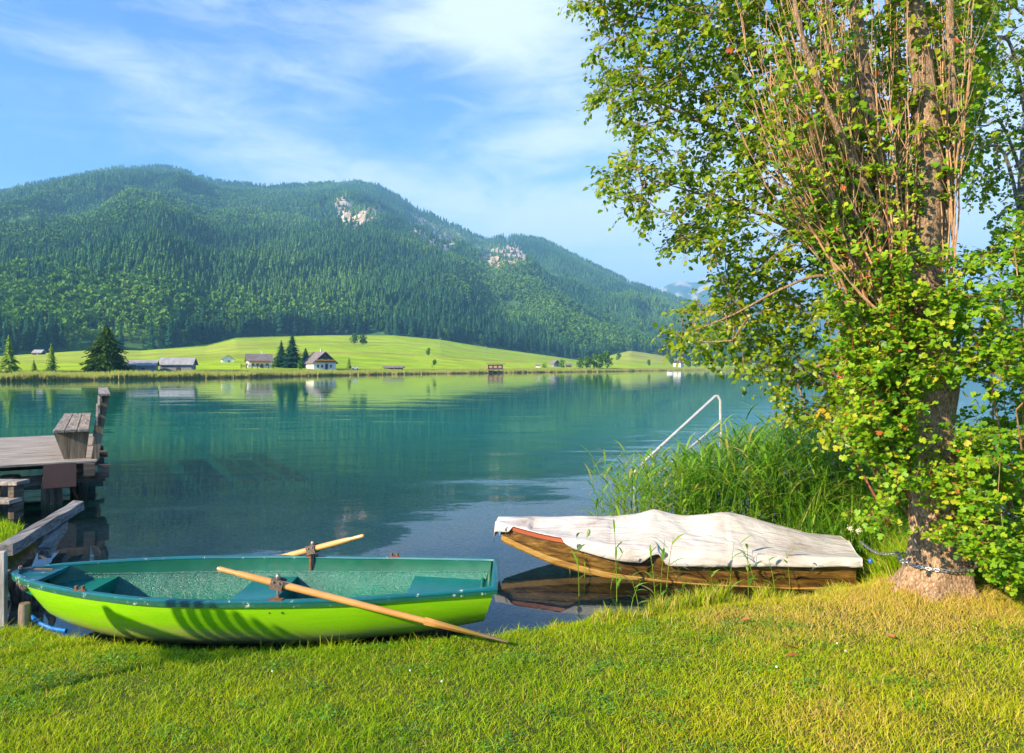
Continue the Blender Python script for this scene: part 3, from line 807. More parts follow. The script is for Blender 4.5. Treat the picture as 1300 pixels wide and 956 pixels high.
def lake_hut():
    Y = float(shore_d(629)) * .955; X = (629 - 650) / F * Y; s = Y / F
    e = empty('bathing_hut', (X, Y, 0)); tag(e, 'brown flat roofed bathing hut on stilts over the water', 'hut')
    W = 21 * s; D = 12 * s
    for sx in (-1, -.33, .33, 1):
        for sy in (-1, 1):
            m = MB(); m.box((sx * W * .46, sy * D * .44, 0), (.25, .25, 3.0)); m.build('stilt', M_DKW, e)
    m = MB(); m.box((-W * .08, 0, 1.1), (W * 1.25, D * 1.15, .18)); m.build('platform', M_ORW, e)
    m = MB(); m.box((0, 0, 1.2 + 3.2 * s), (W * .9, D * .85, 6.4 * s)); m.build('wall', M_DKW, e)
    m = MB(); m.box((0, 0, 1.22 + 7.4 * s), (W * 1.15, D * 1.2, .9 * s)); m.build('roof', M_ROOFD, e)
    for u in (-.28, 0, .28):
        m = MB(); m.box((u * W, -D * .43, 1.2 + 3.6 * s), (W * .18, .1, 2.6 * s)); m.build('window', M_ORW, e)
    m = MB()
    for i in range(9): m.box((-W * .68 + i * W * .03, -D * .5, 1.7), (.06, .06, 1.1))
    m.box((-W * .56, -D * .5, 2.25), (W * .28, .08, .08)); m.build('railing', M_ORW, e)
lake_hut()

def small_boats():
    # a tiny motor boat on the lake, right
    Y = 300.0; X = (851 - 650) / F * 300
    Y = H * F / (474.6 - HY); X = (851 - 650) / F * Y
    e = empty('motorboat', (X, Y, 0)); tag(e, 'tiny white motorboat far out on the lake', 'boat')
    m = MB(); L = 1.0; pts = []
    secs = [(-L, .35, .1), (0, .4, .05), (L * .6, .3, .08), (L, .03, .3)]
    vs = []
    for x, b, k in secs: vs += [(x, -b, .6), (x, -b * .6, k - .2), (x, b * .6, k - .2), (x, b, .6)]
    fs = [(0, 1, 2, 3)] + [(4 * i + a, 4 * i + (a + 1) % 4, 4 * i + 4 + (a + 1) % 4, 4 * i + 4 + a) for i in range(3) for a in range(4)]
    m.add(vs, fs); m.build('hull', M_WHITE, e)
    m = MB(); m.hexa([(-.2, -.25, .6), (.4, -.25, .6), (.4, .25, .6), (-.2, .25, .6), (-.15, -.2, .85), (.2, -.2, .85), (.2, .2, .85), (-.15, .2, .85)]); m.build('windscreen', M_PANE, e)
small_boats()
def car():
    p = far_at(451, 469); s = p.y / F
    e = empty('parked_car', (p.x, p.y, p.z), .1); tag(e, 'pale blue parked car right of the farmhouse', 'car')
    L = 9 * s; m = MB()
    prof = [(-.5, .12), (-.5, .24), (-.3, .27), (-.18, .40), (.16, .40), (.32, .26), (.5, .22), (.5, .12)]
    vs = [(x * L, y, z * L) for y in (-.2 * L, .2 * L) for x, z in prof]; n = len(prof)
    m.add(vs, [tuple(range(n)), tuple(range(n, 2 * n))[::-1]] + [(i, (i + 1) % n, n + (i + 1) % n, n + i) for i in range(n)])
    m.build('body', pmat('car_paint', (.45, .55, .68), rough=.3, bump=0), e)
    for x in (-.3, .3):
        for y in (-.19, .19):
            w = MB(); w.tube([(x * L, y * L - .1, .1 * L), (x * L, y * L + .1, .1 * L)], .1 * L, 12); w.build('wheel', M_PANE, e)
    w = MB(); w.hexa([(-.2 * L, -.205 * L, .28 * L), (.2 * L, -.205 * L, .28 * L), (.2 * L, .205 * L, .28 * L), (-.2 * L, .205 * L, .28 * L), (-.14 * L, -.204 * L, .38 * L), (.12 * L, -.204 * L, .38 * L), (.12 * L, .204 * L, .38 * L), (-.14 * L, .204 * L, .38 * L)])
    w.build('side_window', M_PANE, e)
car()
def meadow_fence():
    pts = [far_at(x, 468.2) for x in (306, 313, 320, 327, 334, 341, 347)]; e = empty('fence', tuple(pts[0])); tag(e, 'low dark wooden fence in front of the white house', 'fence'); o = pts[0]
    for p in pts:
        m = MB(); m.box(tuple(p - o + Vector((0, 0, .5))), (.14, .14, 1.3)); m.build('post', M_DKW, e)
    for z in (.45, .85):
        m = MB()
        for a, b in zip(pts, pts[1:]): m.beam(a - o + Vector((0, -.1, z)), b - o + Vector((0, -.1, z)), .05, .16)
        m.build('rail', M_DKW, e)
meadow_fence()
for px, py in ((491, 424), (559, 441), (617, 453)):
    p = far_at(px, py); m = MB(); m.tube([(0, 0, -.5), (0, 0, 7)], .14, 6); m.box((0, 0, 6.6), (1.6, .15, .15))
    o = m.build('utility_pole', M_GREYW); o.location = p
    tag(o, {491: 'thin utility pole at the top of the meadow near the wood', 559: 'thin utility pole on the meadow slope, the middle of three', 617: 'thin utility pole low on the meadow right of the others'}[px], 'pole')
# ------------------------------------------------------------------ near ground, lake bed, water
def g2(px, py): v = G(px, py); return (v.x, v.y)
LAND = [(-40, 8.2), (-9, 8.5), (-6.0, 8.5), (-5.45, 8.1), (-5.02, 7.0), (-4.55, 6.35), (-4.28, 5.95), (-4.2, 5.5), g2(45, 800), g2(90, 814), g2(140, 824), g2(220, 832), g2(400, 832), g2(520, 824), g2(600, 815), g2(680, 805),
        g2(760, 793), g2(820, 792), g2(850, 784), g2(900, 775), g2(960, 769), g2(1050, 761), g2(1105, 750), (4.3, 7.6), (6.5, 9.0), (11, 11.5), (40, 20), (40, -30), (-40, -30)]
def land_sd(X, Y):
    """signed distance to the shore, + inland"""
    X = np.asarray(X, float); Y = np.asarray(Y, float)
    best = np.full(X.shape, 1e9)
    n = len(LAND)
    for i in range(n):
        x1, y1 = LAND[i]; x2, y2 = LAND[(i + 1) % n]
        dx, dy = x2 - x1, y2 - y1; L = dx * dx + dy * dy
        t = np.clip(((X - x1) * dx + (Y - y1) * dy) / L, 0, 1)
        best = np.minimum(best, np.hypot(X - x1 - t * dx, Y - y1 - t * dy))
    ins = inpoly(X, Y, LAND)
    return np.where(ins, best, -best)
TREE = (3.46, 5.9)
def ground_z(X, Y):
    X = np.asarray(X, float); Y = np.asarray(Y, float)
    s = land_sd(X, Y) + (fbm(X * 2.3, Y * 2.3, 5, 3) - .5) * .10
    zl = .085 * (1 - np.exp(-np.maximum(s, 0) / .10)) + .05 * np.clip(s, 0, 6)
    left = sstep(-4.0, -4.5, X) * sstep(5.2, 6.0, Y)
    zl = zl * (1 - left) + left * .27 * sstep(0, .06, s)
    zl = zl + .14 * np.exp(-((X - TREE[0]) ** 2 + (Y - TREE[1]) ** 2) / .5) * sstep(0, .4, s)
    zl = zl + (fbm(X * 1.6, Y * 1.6, 15, 3) - .5) * .05 * sstep(0, .5, s)
    q = np.maximum(-s, 0)
    zw = -.16 * (1 - np.exp(-q / .8)) - .055 * np.clip(q, 0, 40) - .12 * np.clip(q - 40, 0, 45) + (fbm(X * 1.1, Y * 1.1, 25, 3) - .5) * .06 * sstep(0, .6, q)
    return np.where(s > 0, zl, zw)

def build_ground():
    xs = np.concatenate([np.array([-6200, -3000, -1500, -700, -300, -120, -60, -35]), np.linspace(-20, -8, 16), np.arange(-7.8, 7.8, .07), np.linspace(8, 20, 16), np.array([35, 60, 120, 300, 700, 1500, 3000, 6200])])
    ys = np.concatenate([np.array([-900, -300, -60]), np.linspace(-20, 2.2, 14), np.arange(2.3, 10.5, .07), np.linspace(11, 30, 30), np.array([40, 60, 90, 130, 200, 350, 600, 900, 1400, 2000])])
    X, Y = np.meshgrid(xs, ys); Z = ground_z(X, Y); nr, nc = X.shape
    Z = np.maximum(Z, -8)
    ii = np.arange(nr * nc).reshape(nr, nc)
    Fq = np.stack([ii[:-1, :-1], ii[:-1, 1:], ii[1:, 1:], ii[1:, :-1]], -1).reshape(-1, 4)
    m, nt, ns, lk = newmat('soil_and_gravel')
    out = N(nt, 'ShaderNodeOutputMaterial'); b = N(nt, 'ShaderNodeBsdfPrincipled'); lk.new(b.outputs[0], out.inputs[0]); b.inputs['Roughness'].default_value = .9
    b.inputs['Specular IOR Level'].default_value = .2
    tc = N(nt, 'ShaderNodeTexCoord')
    nz = N(nt, 'ShaderNodeTexNoise'); nz.inputs['Scale'].default_value = 9; nz.inputs['Detail'].default_value = 9; nz.inputs['Roughness'].default_value = .75; lk.new(tc.outputs['Object'], nz.inputs[0])
    n2 = N(nt, 'ShaderNodeTexNoise'); n2.inputs['Scale'].default_value = .9; n2.inputs['Detail'].default_value = 5; lk.new(tc.outputs['Object'], n2.inputs[0])
    vo = N(nt, 'ShaderNodeTexVoronoi'); vo.inputs['Scale'].default_value = 26; lk.new(tc.outputs['Object'], vo.inputs[0])
    soil = ramp(nt, nz.outputs[0], [(.3, (.05, .055, .012)), (.6, (.11, .12, .02)), (.8, (.20, .17, .06))])
    peb = ramp(nt, vo.outputs['Color'], [(.1, (.09, .08, .06)), (.5, (.22, .20, .15)), (.9, (.42, .40, .33))])
    mud = ramp(nt, n2.outputs[0], [(.35, (.11, .09, .05)), (.65, (.26, .22, .15))])
    mxa = N(nt, 'ShaderNodeMix'); mxa.data_type = 'RGBA'; mxa.inputs[0].default_value = .55; lk.new(peb, mxa.inputs[6]); lk.new(mud, mxa.inputs[7])
    ge = N(nt, 'ShaderNodeNewGeometry'); sp = N(nt, 'ShaderNodeSeparateXYZ'); lk.new(ge.outputs['Position'], sp.inputs[0])
    mr = N(nt, 'ShaderNodeMapRange'); lk.new(sp.outputs[2], mr.inputs[0]); mr.inputs[1].default_value = .015; mr.inputs[2].default_value = .07
    mx = N(nt, 'ShaderNodeMix'); mx.data_type = 'RGBA'; lk.new(mr.outputs[0], mx.inputs[0]); lk.new(mxa.outputs[2], mx.inputs[6]); lk.new(soil, mx.inputs[7])
    lk.new(mx.outputs[2], b.inputs['Base Color'])
    bp = N(nt, 'ShaderNodeBump'); bp.inputs['Distance'].default_value = .03; bp.inputs['Strength'].default_value = .6; lk.new(nz.outputs[0], bp.inputs['Height']); lk.new(bp.outputs[0], b.inputs['Normal'])
    o = mesh_np('ground', np.stack([X, Y, Z], -1).reshape(-1, 3), Fq, m, smooth=True); tag(o, kind='structure')
build_ground()

def build_water():
    m, nt, ns, lk = newmat('lake_water')
    out = N(nt, 'ShaderNodeOutputMaterial')
    tc = N(nt, 'ShaderNodeTexCoord')
    def nz(scale, sc=(1, 1, 1), det=3, rough=.5, rot=0, dist=0):
        mp = N(nt, 'ShaderNodeMapping'); mp.inputs['Scale'].default_value = sc; mp.inputs['Rotation'].default_value = (0, 0, rot); lk.new(tc.outputs['Object'], mp.inputs[0])
        n = N(nt, 'ShaderNodeTexNoise'); n.inputs['Scale'].default_value = scale; n.inputs['Detail'].default_value = det; n.inputs['Roughness'].default_value = rough; n.inputs['Distortion'].default_value = dist
        lk.new(mp.outputs[0], n.inputs[0]); return n.outputs[0]
    def mth(op, a, b=None, c=None):
        n = N(nt, 'ShaderNodeMath', operation=op)
        for i, v in enumerate((a, b, c)):
            if v is None: continue
            if isinstance(v, (int, float)): n.inputs[i].default_value = v
            else: lk.new(v, n.inputs[i])
        return n.outputs[0]
    ge = N(nt, 'ShaderNodeNewGeometry'); sp = N(nt, 'ShaderNodeSeparateXYZ'); lk.new(ge.outputs['Position'], sp.inputs[0])
    # small wind ripples, swell, both in metres
    fine = nz(5.0, (1, 1.7, 1), 3, .55, .1, .3); mid = nz(1.3, (1, 1.6, 1), 2, .5, -.1, .2); big = nz(.22, (1, 1.3, 1), 2)
    patch = nz(.16, (1, 2.2, 1), 2)   # where the breeze touches
    pm = N(nt, 'ShaderNodeMapRange'); pm.interpolation_type = 'SMOOTHSTEP'; lk.new(patch, pm.inputs[0]); pm.inputs[1].default_value = .42; pm.inputs[2].default_value = .62; pm.inputs[3].default_value = .35; pm.inputs[4].default_value = 1
    far = N(nt, 'ShaderNodeMapRange'); lk.new(sp.outputs[1], far.inputs[0]); far.inputs[1].default_value = 6.5; far.inputs[2].default_value = 14; far.inputs[3].default_value = .22; far.inputs[4].default_value = 1
    far2 = N(nt, 'ShaderNodeMapRange'); lk.new(sp.outputs[1], far2.inputs[0]); far2.inputs[1].default_value = 12; far2.inputs[2].default_value = 45; far2.inputs[3].default_value = 1; far2.inputs[4].default_value = .42
    h = mth('ADD', mth('MULTIPLY', fine, .0022), mth('ADD', mth('MULTIPLY', mid, .008), mth('MULTIPLY', big, .016)))
    h = mth('MULTIPLY', mth('MULTIPLY', h, far2.outputs[0]), mth('MULTIPLY', pm.outputs[0], far.outputs[0]))
    bp = N(nt, 'ShaderNodeBump'); bp.inputs['Strength'].default_value = 1; bp.inputs['Distance'].default_value = 1.0; lk.new(h, bp.inputs['Height'])
    gl = N(nt, 'ShaderNodeBsdfGlossy'); gl.inputs['Roughness'].default_value = .015; gl.inputs['Color'].default_value = (.95, .98, 1, 1); lk.new(bp.outputs[0], gl.inputs['Normal'])
    fr = N(nt, 'ShaderNodeFresnel'); fr.inputs[0].default_value = 1.333; lk.new(bp.outputs[0], fr.inputs['Normal'])
    tr = N(nt, 'ShaderNodeBsdfTransparent'); tr.inputs[0].default_value = (.88, .95, .92, 1)
    # depth of the lake hides the bed: body of the water is teal
    body = N(nt, 'ShaderNodeBsdfDiffuse')
    patch2 = nz(.05, (1, 2.5, 1), 3)
    lk.new(ramp(nt, patch2, [(.35, (.003, .145, .118)), (.65, (.006, .195, .145))]), body.inputs[0])
    at = N(nt, 'ShaderNodeAttribute'); at.attribute_name = 'depth'
    dm = N(nt, 'ShaderNodeMapRange'); dm.interpolation_type = 'SMOOTHSTEP'; lk.new(at.outputs['Fac'], dm.inputs[0]); dm.inputs[1].default_value = .16; dm.inputs[2].default_value = 1.15
    dm.inputs[3].default_value = .03; dm.inputs[4].default_value = 1
    un = N(nt, 'ShaderNodeMixShader'); lk.new(dm.outputs[0], un.inputs[0]); lk.new(tr.outputs[0], un.inputs[1]); lk.new(body.outputs[0], un.inputs[2])
    mx = N(nt, 'ShaderNodeMixShader'); lk.new(fr.outputs[0], mx.inputs[0]); lk.new(un.outputs[0], mx.inputs[1]); lk.new(gl.outputs[0], mx.inputs[2]); lk.new(mx.outputs[0], out.inputs[0])
    xs = np.concatenate([np.array([-6000, -2000, -700, -250, -80, -30]), np.arange(-16, 16, .25), np.array([30, 80, 250, 700, 2000, 6000])])
    ys = np.concatenate([np.arange(4, 30, .25), np.array([32, 36, 42, 50, 70, 110, 200, 400, 800, 1600])])
    X, Y = np.meshgrid(xs, ys); nr, nc = X.shape; ii = np.arange(nr * nc).reshape(nr, nc)
    Fq = np.stack([ii[:-1, :-1], ii[:-1, 1:], ii[1:, 1:], ii[1:, :-1]], -1).reshape(-1, 4)
    d = np.clip(-ground_z(X, Y), 0, 5)
    o = mesh_np('lake_water', np.stack([X, Y, X * 0], -1).reshape(-1, 3), Fq, m, attrs={'depth': ('POINT', d.ravel())}, smooth=True); tag(o, kind='structure')
build_water()

# ------------------------------------------------------------------ lawn
M_GRASS = None
def blades(X, Y, Z, h, w, lean, tint, name, label, mat, z_off=-.01, kink=.5):
    n = len(X); a = R.uniform(0, 6.283, n); b = R.uniform(0, 6.283, n)
    wx, wy = np.cos(a) * w, np.sin(a) * w; lx, ly = np.cos(b) * lean * h, np.sin(b) * lean * h
    Z = Z + z_off
    A = np.stack([X - wx, Y - wy, Z], -1); B = np.stack([X + wx, Y + wy, Z], -1)
    C = np.stack([X + wx * .8 + lx * .3, Y + wy * .8 + ly * .3, Z + h * .6], -1); D = np.stack([X - wx * .8 + lx * .3, Y - wy * .8 + ly * .3, Z + h * .6], -1)
    E = np.stack([X + lx, Y + ly, Z + h], -1)
    V = np.stack([A, B, C, D, E], 1).reshape(-1, 3); i = np.arange(n)[:, None] * 5
    q = i + np.array([[0, 1, 2, 3]]); t = i + np.array([[3, 2, 4]])
    o = mesh_np(name, V, [q, t], mat, attrs={'tint': ('POINT', np.repeat(tint, 5))})
    return tag(o, label, kind='stuff')
def dryness(X, Y):
    """straw coloured patches: round the tree foot and in bands on the right"""
    px = 650 + F * X / Y; py = HY + (H - .2) * F / Y
    n = fbm(X * 1.7, Y * 2.6, 91, 4)
    a = 1.0 * np.exp(-(((px - 1130) / 190) ** 2 + ((py - 770) / 34) ** 2)) + .75 * np.exp(-(((px - 925) / 45) ** 2 + ((py - 772) / 13) ** 2)) + .6 * np.exp(-(((px - 1240) / 110) ** 2 + ((py - 792) / 22) ** 2)) \
        + .5 * np.exp(-(((px - 1050) / 60) ** 2 + ((py - 797) / 12) ** 2)) + .10 * sstep(600, 1200, px)
    a = a * (.45 + 1.1 * n) + .12 * sstep(.62, .75, n)
    return np.clip(a, 0, 1)
def lawn():
    mat = leafmat('grass_blade', [(0, (.10, .24, .004)), (.25, (.25, .42, .004)), (.55, (.46, .55, .005)), (.72, (.60, .55, .015)), (.86, (.72, .50, .12)), (1, (.78, .54, .25))], trans=.42, rough=.5, spec=.25)
    def scatter(n, x0, x1, y0, y1, f=None):
        X = R.uniform(x0, x1, n); Y = R.uniform(y0, y1, n)
        k = (np.abs(X) < Y * .80 + .5)
        s = land_sd(X, Y) + (fbm(X * 9, Y * 9, 5, 3) - .5) * .12; k &= s > .01
        k &= ~((Y > 5.0) & (X < -4.05) & (s < .1))
        X, Y, s = X[k], Y[k], s[k]
        return X, Y, ground_z(X, Y), s
    X, Y, Z, s = scatter(760000, -5, 6.5, 2.8, 7.6)
    dr = dryness(X, Y)
    tint = .44 + .26 * (fbm(X * 3.1, Y * 3.1, 33, 3) - .5) + .5 * (fbm(X * .6, Y * .8, 37, 2) - .5) + R.normal(0, .11, len(X)) + .10 * sstep(-1, 3, X)
    isdry = R.random(len(X)) < dr * .85
    tint[isdry] = R.uniform(.72, 1, isdry.sum())
    st = R.random(len(X)) < .05; tint[st] = R.uniform(.65, .95, st.sum())
    h = R.gamma(4, .0068, len(X)) * (1 + .9 * (fbm(X * 4, Y * 4, 55, 3) - .5)); h = np.clip(h, .008, .10)
    h *= 1 + 1.3 * np.exp(-s / .07) * (R.random(len(X)) < .3)
    tall = (np.hypot(X - TREE[0], Y - TREE[1]) < .8); h[tall] *= 1.6
    blades(X, Y, Z, h, .0021, R.uniform(.3, 1.5, len(X)), np.clip(tint, 0, 1), 'grass', 'short yellow green lawn grass with straw coloured dry patches', mat)
    # left bank and the rough growth round the trunk and shrub foot
    X, Y, Z, s = scatter(60000, -8.5, -4.3, 5.2, 8.6)
    h = R.gamma(4, .012, len(X)); blades(X, Y, Z, h, .0035, R.uniform(.1, .8, len(X)), np.clip(.32 + R.normal(0, .12, len(X)), 0, 1), 'bank_grass', 'rough green grass on the bank beside the jetty', mat)
    n = 26000
    X = R.normal(4.0, 1.2, n); Y = R.normal(6.4, .5, n); s = land_sd(X, Y)
    k = (s > -.25) & (Y > 5.78 + .25 * fbm(X * 2, X * 0, 3, 2)) & ((X > 3.35) | (Y > 6.9)) & (X > 2.9) & (X < 7.5) & (np.hypot(X - TREE[0], Y - TREE[1]) > .25) 
    X, Y = X[k], Y[k]; h = R.uniform(.12, .42, len(X)) * (.6 + .8 * fbm(X * 2, Y * 2, 8, 2)); tint = np.clip(.25 + R.normal(0, .16, len(X)), 0, 1)
    dd = R.random(len(X)) < .12; tint[dd] = .9
    blades(X, Y, np.maximum(ground_z(X, Y), -.02), h, .0045, R.uniform(.2, 1.0, len(X)), tint, 'tall_grass', 'long rough grass round the foot of the trunk and shrub', mat)
    n = 6500   # tufts along the waterline in front of the covered boat
    px = R.uniform(700, 1075, n); py = I(px, [(700, 800), (820, 790), (850, 778), (900, 768), (960, 762), (1050, 757), (1075, 752)]) + R.normal(-1, 5, n)
    X = (px - 650) / F * (H * F / (py - HY)); Y = H * F / (py - HY)
    h = R.uniform(.05, .24, n) * (.25 + 1.3 * fbm(px / 17, px * 0, 6, 2)) * I(px, [(700, .4), (830, .85), (900, .8), (1000, .6), (1075, .45)])
    tint = np.clip(R.normal(.35, .2, n), 0, 1); dd = R.random(n) < .33; tint[dd] = R.uniform(.75, 1, dd.sum())
    blades(X, Y, ground_z(X, Y), h, .003, R.uniform(.05, .7, n), tint, 'waterline_grass', 'green and dry grass tufts along the waterline before the covered boat', mat)
    return mat
M_GRASS = lawn()

def clover():
    n = 9000; cx = R.uniform(-4, 5, 90); cy = R.uniform(3.0, 5.6, 90); k = R.integers(0, 90, n)
    X = cx[k] + R.normal(0, .09, n); Y = cy[k] + R.normal(0, .07, n); s = land_sd(X, Y); ok = (s > .03) & (np.abs(X) < Y * .8)
    X, Y = X[ok], Y[ok]; n = len(X); Z = ground_z(X, Y) + R.uniform(.015, .04, n); V = []; r = R.uniform(.004, .009, n); a0 = R.uniform(0, 6.28, n); tx, ty = R.normal(0, .3, n), R.normal(0, .3, n)
    ring = []
    for j in range(6):
        a = a0 + j * math.pi / 3; dx, dy = np.cos(a) * r, np.sin(a) * r; ring.append(np.stack([X + dx, Y + dy, Z + dx * tx + dy * ty], -1))
    V = np.stack(ring, 1).reshape(-1, 3); i = np.arange(n)[:, None] * 6 + np.arange(6)[None, :]
    mat = leafmat('clover_leaf', [(0, (.06, .20, .02)), (1, (.20, .42, .03))], trans=.3)
    o = mesh_np('clover', V, [i], mat, attrs={'tint': ('POINT', np.repeat(R.random(n), 6))}); tag(o, 'small round clover leaves growing in patches through the lawn', kind='stuff')
clover()

def litter():
    mw = pmat('clover_petals', (.75, .72, .62), (.85, .8, .7), 60, .7, .2); ms = pmat('clover_stem', (.10, .2, .02), rough=.7, bump=0)
    spots = [(345, 842), (520, 842), (560, 858), (1073, 826), (1062, 815), (985, 846)]
    words_ = ['on the lawn below the middle of the green hull', 'on the lawn below the oar blade, the upper one', 'on the lawn below the oar blade, the lower one', 'on the right lawn, right one of two close together', 'on the right lawn, left one of two close together', 'lowest and nearest on the right lawn']
    for (px, py), wd in zip(spots, words_):
        p = G(px, py, .2); z = float(ground_z(p.x, p.y)); hh = .035
        e = empty('clover_flower', (p.x, p.y, z)); tag(e, 'small white clover flower ' + wd, 'flower', 'white clover flowers dotted over the lawn')
        m = MB(); m.tube([(0, 0, 0), (.004, 0, hh)], .0012, 4); m.build('stem', ms, e)
        m = MB()
        for i in range(26):
            v = Vector((random.gauss(0, 1), random.gauss(0, 1), random.gauss(0, 1) + .4)).normalized() * .006
            m.tube([(.004, 0, hh), (.004 + v.x, v.y, hh + .004 + v.z)], [.0015, .0028], 4)
        m.build('flower_head', mw, e)
    ml = pmat('dead_leaf', (.45, .12, .03), (.30, .14, .06), 40, .7, .2)
    for (px, py), lb in zip([(1130, 805), (946, 776), (1005, 826), (1235, 747), (1006, 815), (1275, 757)],
                            ['large brown dead leaf lying on the right lawn', 'orange dead leaf on the dry grass before the covered boat', 'small red leaf low on the lawn', 'red brown leaf standing in straw right of the trunk', 'small dead leaf just above the red one', 'brown leaf in straw at the right edge']):
        p = G(px, py, .22); z = float(ground_z(p.x, p.y)) + .035
        m = MB(); s = .045; vs = []
        prof = [(-1, 0), (-.6, .35), (0, .5), (.6, .3), (1.1, 0), (.6, -.3), (0, -.5), (-.6, -.35)]
        for x, y in prof: vs.append((x * s, y * s, abs(y) * s * .5))
        vs.append((0, 0, -.002)); m.add(vs, [(i, (i + 1) % 8, 8) for i in range(8)])
        o = m.build('fallen_leaf', ml); o.location = (p.x, p.y, z); o.rotation_euler = (random.uniform(-.5, .9), random.uniform(-.4, .4), random.uniform(0, 6)); tag(o, lb, 'leaf')
litter()

# ------------------------------------------------------------------ green rowing boat
def painted(name, c1, c2, wear, amt=.62, rough=.28, streak=(1, 1, 1), coat=.3):
    m, nt, ns, lk = newmat(name)
    out = N(nt, 'ShaderNodeOutputMaterial'); b = N(nt, 'ShaderNodeBsdfPrincipled'); lk.new(b.outputs[0], out.inputs[0])
    tc = N(nt, 'ShaderNodeTexCoord'); mp = N(nt, 'ShaderNodeMapping'); mp.inputs['Scale'].default_value = streak; lk.new(tc.outputs['Object'], mp.inputs[0])
    a = N(nt, 'ShaderNodeTexNoise'); a.inputs['Scale'].default_value = 2.2; a.inputs['Detail'].default_value = 5; lk.new(mp.outputs[0], a.inputs[0])
    w = N(nt, 'ShaderNodeTexNoise'); w.inputs['Scale'].default_value = 14; w.inputs['Detail'].default_value = 9; w.inputs['Roughness'].default_value = .75; lk.new(mp.outputs[0], w.inputs[0])
    base = ramp(nt, a.outputs[0], [(.35, c1), (.65, c2)])
    mr = N(nt, 'ShaderNodeMapRange'); lk.new(w.outputs[0], mr.inputs[0]); mr.inputs[1].default_value = amt; mr.inputs[2].default_value = amt + .05
    mx = N(nt, 'ShaderNodeMix'); mx.data_type = 'RGBA'; lk.new(mr.outputs[0], mx.inputs[0]); lk.new(base, mx.inputs[6]); mx.inputs[7].default_value = (*wear, 1)
    lk.new(mx.outputs[2], b.inputs['Base Color'])
    rr = N(nt, 'ShaderNodeMapRange'); lk.new(w.outputs[0], rr.inputs[0]); rr.inputs[1].default_value = .3; rr.inputs[2].default_value = .7; rr.inputs[3].default_value = rough; rr.inputs[4].default_value = rough + .25
    lk.new(rr.outputs[0], b.inputs['Roughness']); b.inputs['Coat Weight'].default_value = coat; b.inputs['Coat Roughness'].default_value = .2
    bp = N(nt, 'ShaderNodeBump'); bp.inputs['Strength'].default_value = .15; bp.inputs['Distance'].default_value = .01; lk.new(w.outputs[0], bp.inputs['Height']); lk.new(bp.outputs[0], b.inputs['Normal'])
    return m
def hull_mat():
    """lime green paint with a scuffed, dirty lower band"""
    m, nt, ns, lk = newmat('lime_hull_paint')
    out = N(nt, 'ShaderNodeOutputMaterial'); b = N(nt, 'ShaderNodeBsdfPrincipled'); lk.new(b.outputs[0], out.inputs[0])
    tc = N(nt, 'ShaderNodeTexCoord'); mp = N(nt, 'ShaderNodeMapping'); mp.inputs['Scale'].default_value = (.6, 3, 8); lk.new(tc.outputs['Object'], mp.inputs[0])
    w = N(nt, 'ShaderNodeTexNoise'); w.inputs['Scale'].default_value = 3; w.inputs['Detail'].default_value = 9; w.inputs['Roughness'].default_value = .75; lk.new(mp.outputs[0], w.inputs[0])
    sp = N(nt, 'ShaderNodeSeparateXYZ'); lk.new(tc.outputs['Object'], sp.inputs[0])
    z = N(nt, 'ShaderNodeMapRange'); lk.new(sp.outputs[2], z.inputs[0]); z.inputs[1].default_value = .26; z.inputs[2].default_value = -.02; z.inputs[3].default_value = 0; z.inputs[4].default_value = 1
    ad = N(nt, 'ShaderNodeMath', operation='MULTIPLY_ADD'); lk.new(z.outputs[0], ad.inputs[0]); ad.inputs[1].default_value = .46; lk.new(w.outputs[0], ad.inputs[2])
    c = ramp(nt, ad.outputs[0], [(.42, (.20, .50, .003)), (.56, (.25, .53, .006)), (.66, (.26, .48, .02)), (.74, (.38, .44, .10)), (.90, (.22, .22, .09))])
    lk.new(c, b.inputs['Base Color']); b.inputs['Roughness'].default_value = .32; b.inputs['Coat Weight'].default_value = .25; b.inputs['Coat Roughness'].default_value = .25
    return m
BOAT_B = [(0, .40), (.1, .47), (.25, .56), (.42, .61), (.55, .615), (.68, .57), (.80, .45), (.89, .32), (.95, .21), (.985, .11), (1, .03)]
BOAT_K = [(0, .10), (.15, .03), (.35, -.045), (.6, -.045), (.75, -.02), (.86, .07), (.94, .20), (1, .34)]
BOAT_G = [(0, .435), (.3, .405), (.6, .405), (.85, .43), (1, .45)]
def smooth_i(x, pts):
    e = .03
    return float((I(x - e, pts) + 2 * I(x, pts) + I(x + e, pts)) / 4) if .03 < x < .97 else float(I(x, pts))
BL = 3.86
def boat_sec(t, a, inset=0.0, floor=None, gz=0.0):
    b = max(smooth_i(t, BOAT_B) - inset, .004); g = smooth_i(t, BOAT_G) + gz; k = smooth_i(t, BOAT_K) + inset
    y = b * max(math.cos(a * math.pi / 2), 0) ** .62; q = math.sin(a * math.pi / 2) ** 1.15
    z = g + (k - g) * q
    rk = .16 * (q) * (1 if t > .9 else 0) * (t - .9) * 10   # raked stem
    x = t * BL - rk - (.10 * q * max(0, 1 - t * 8))*-1
    if floor is not None: z = max(z, floor)
    return x, y, z
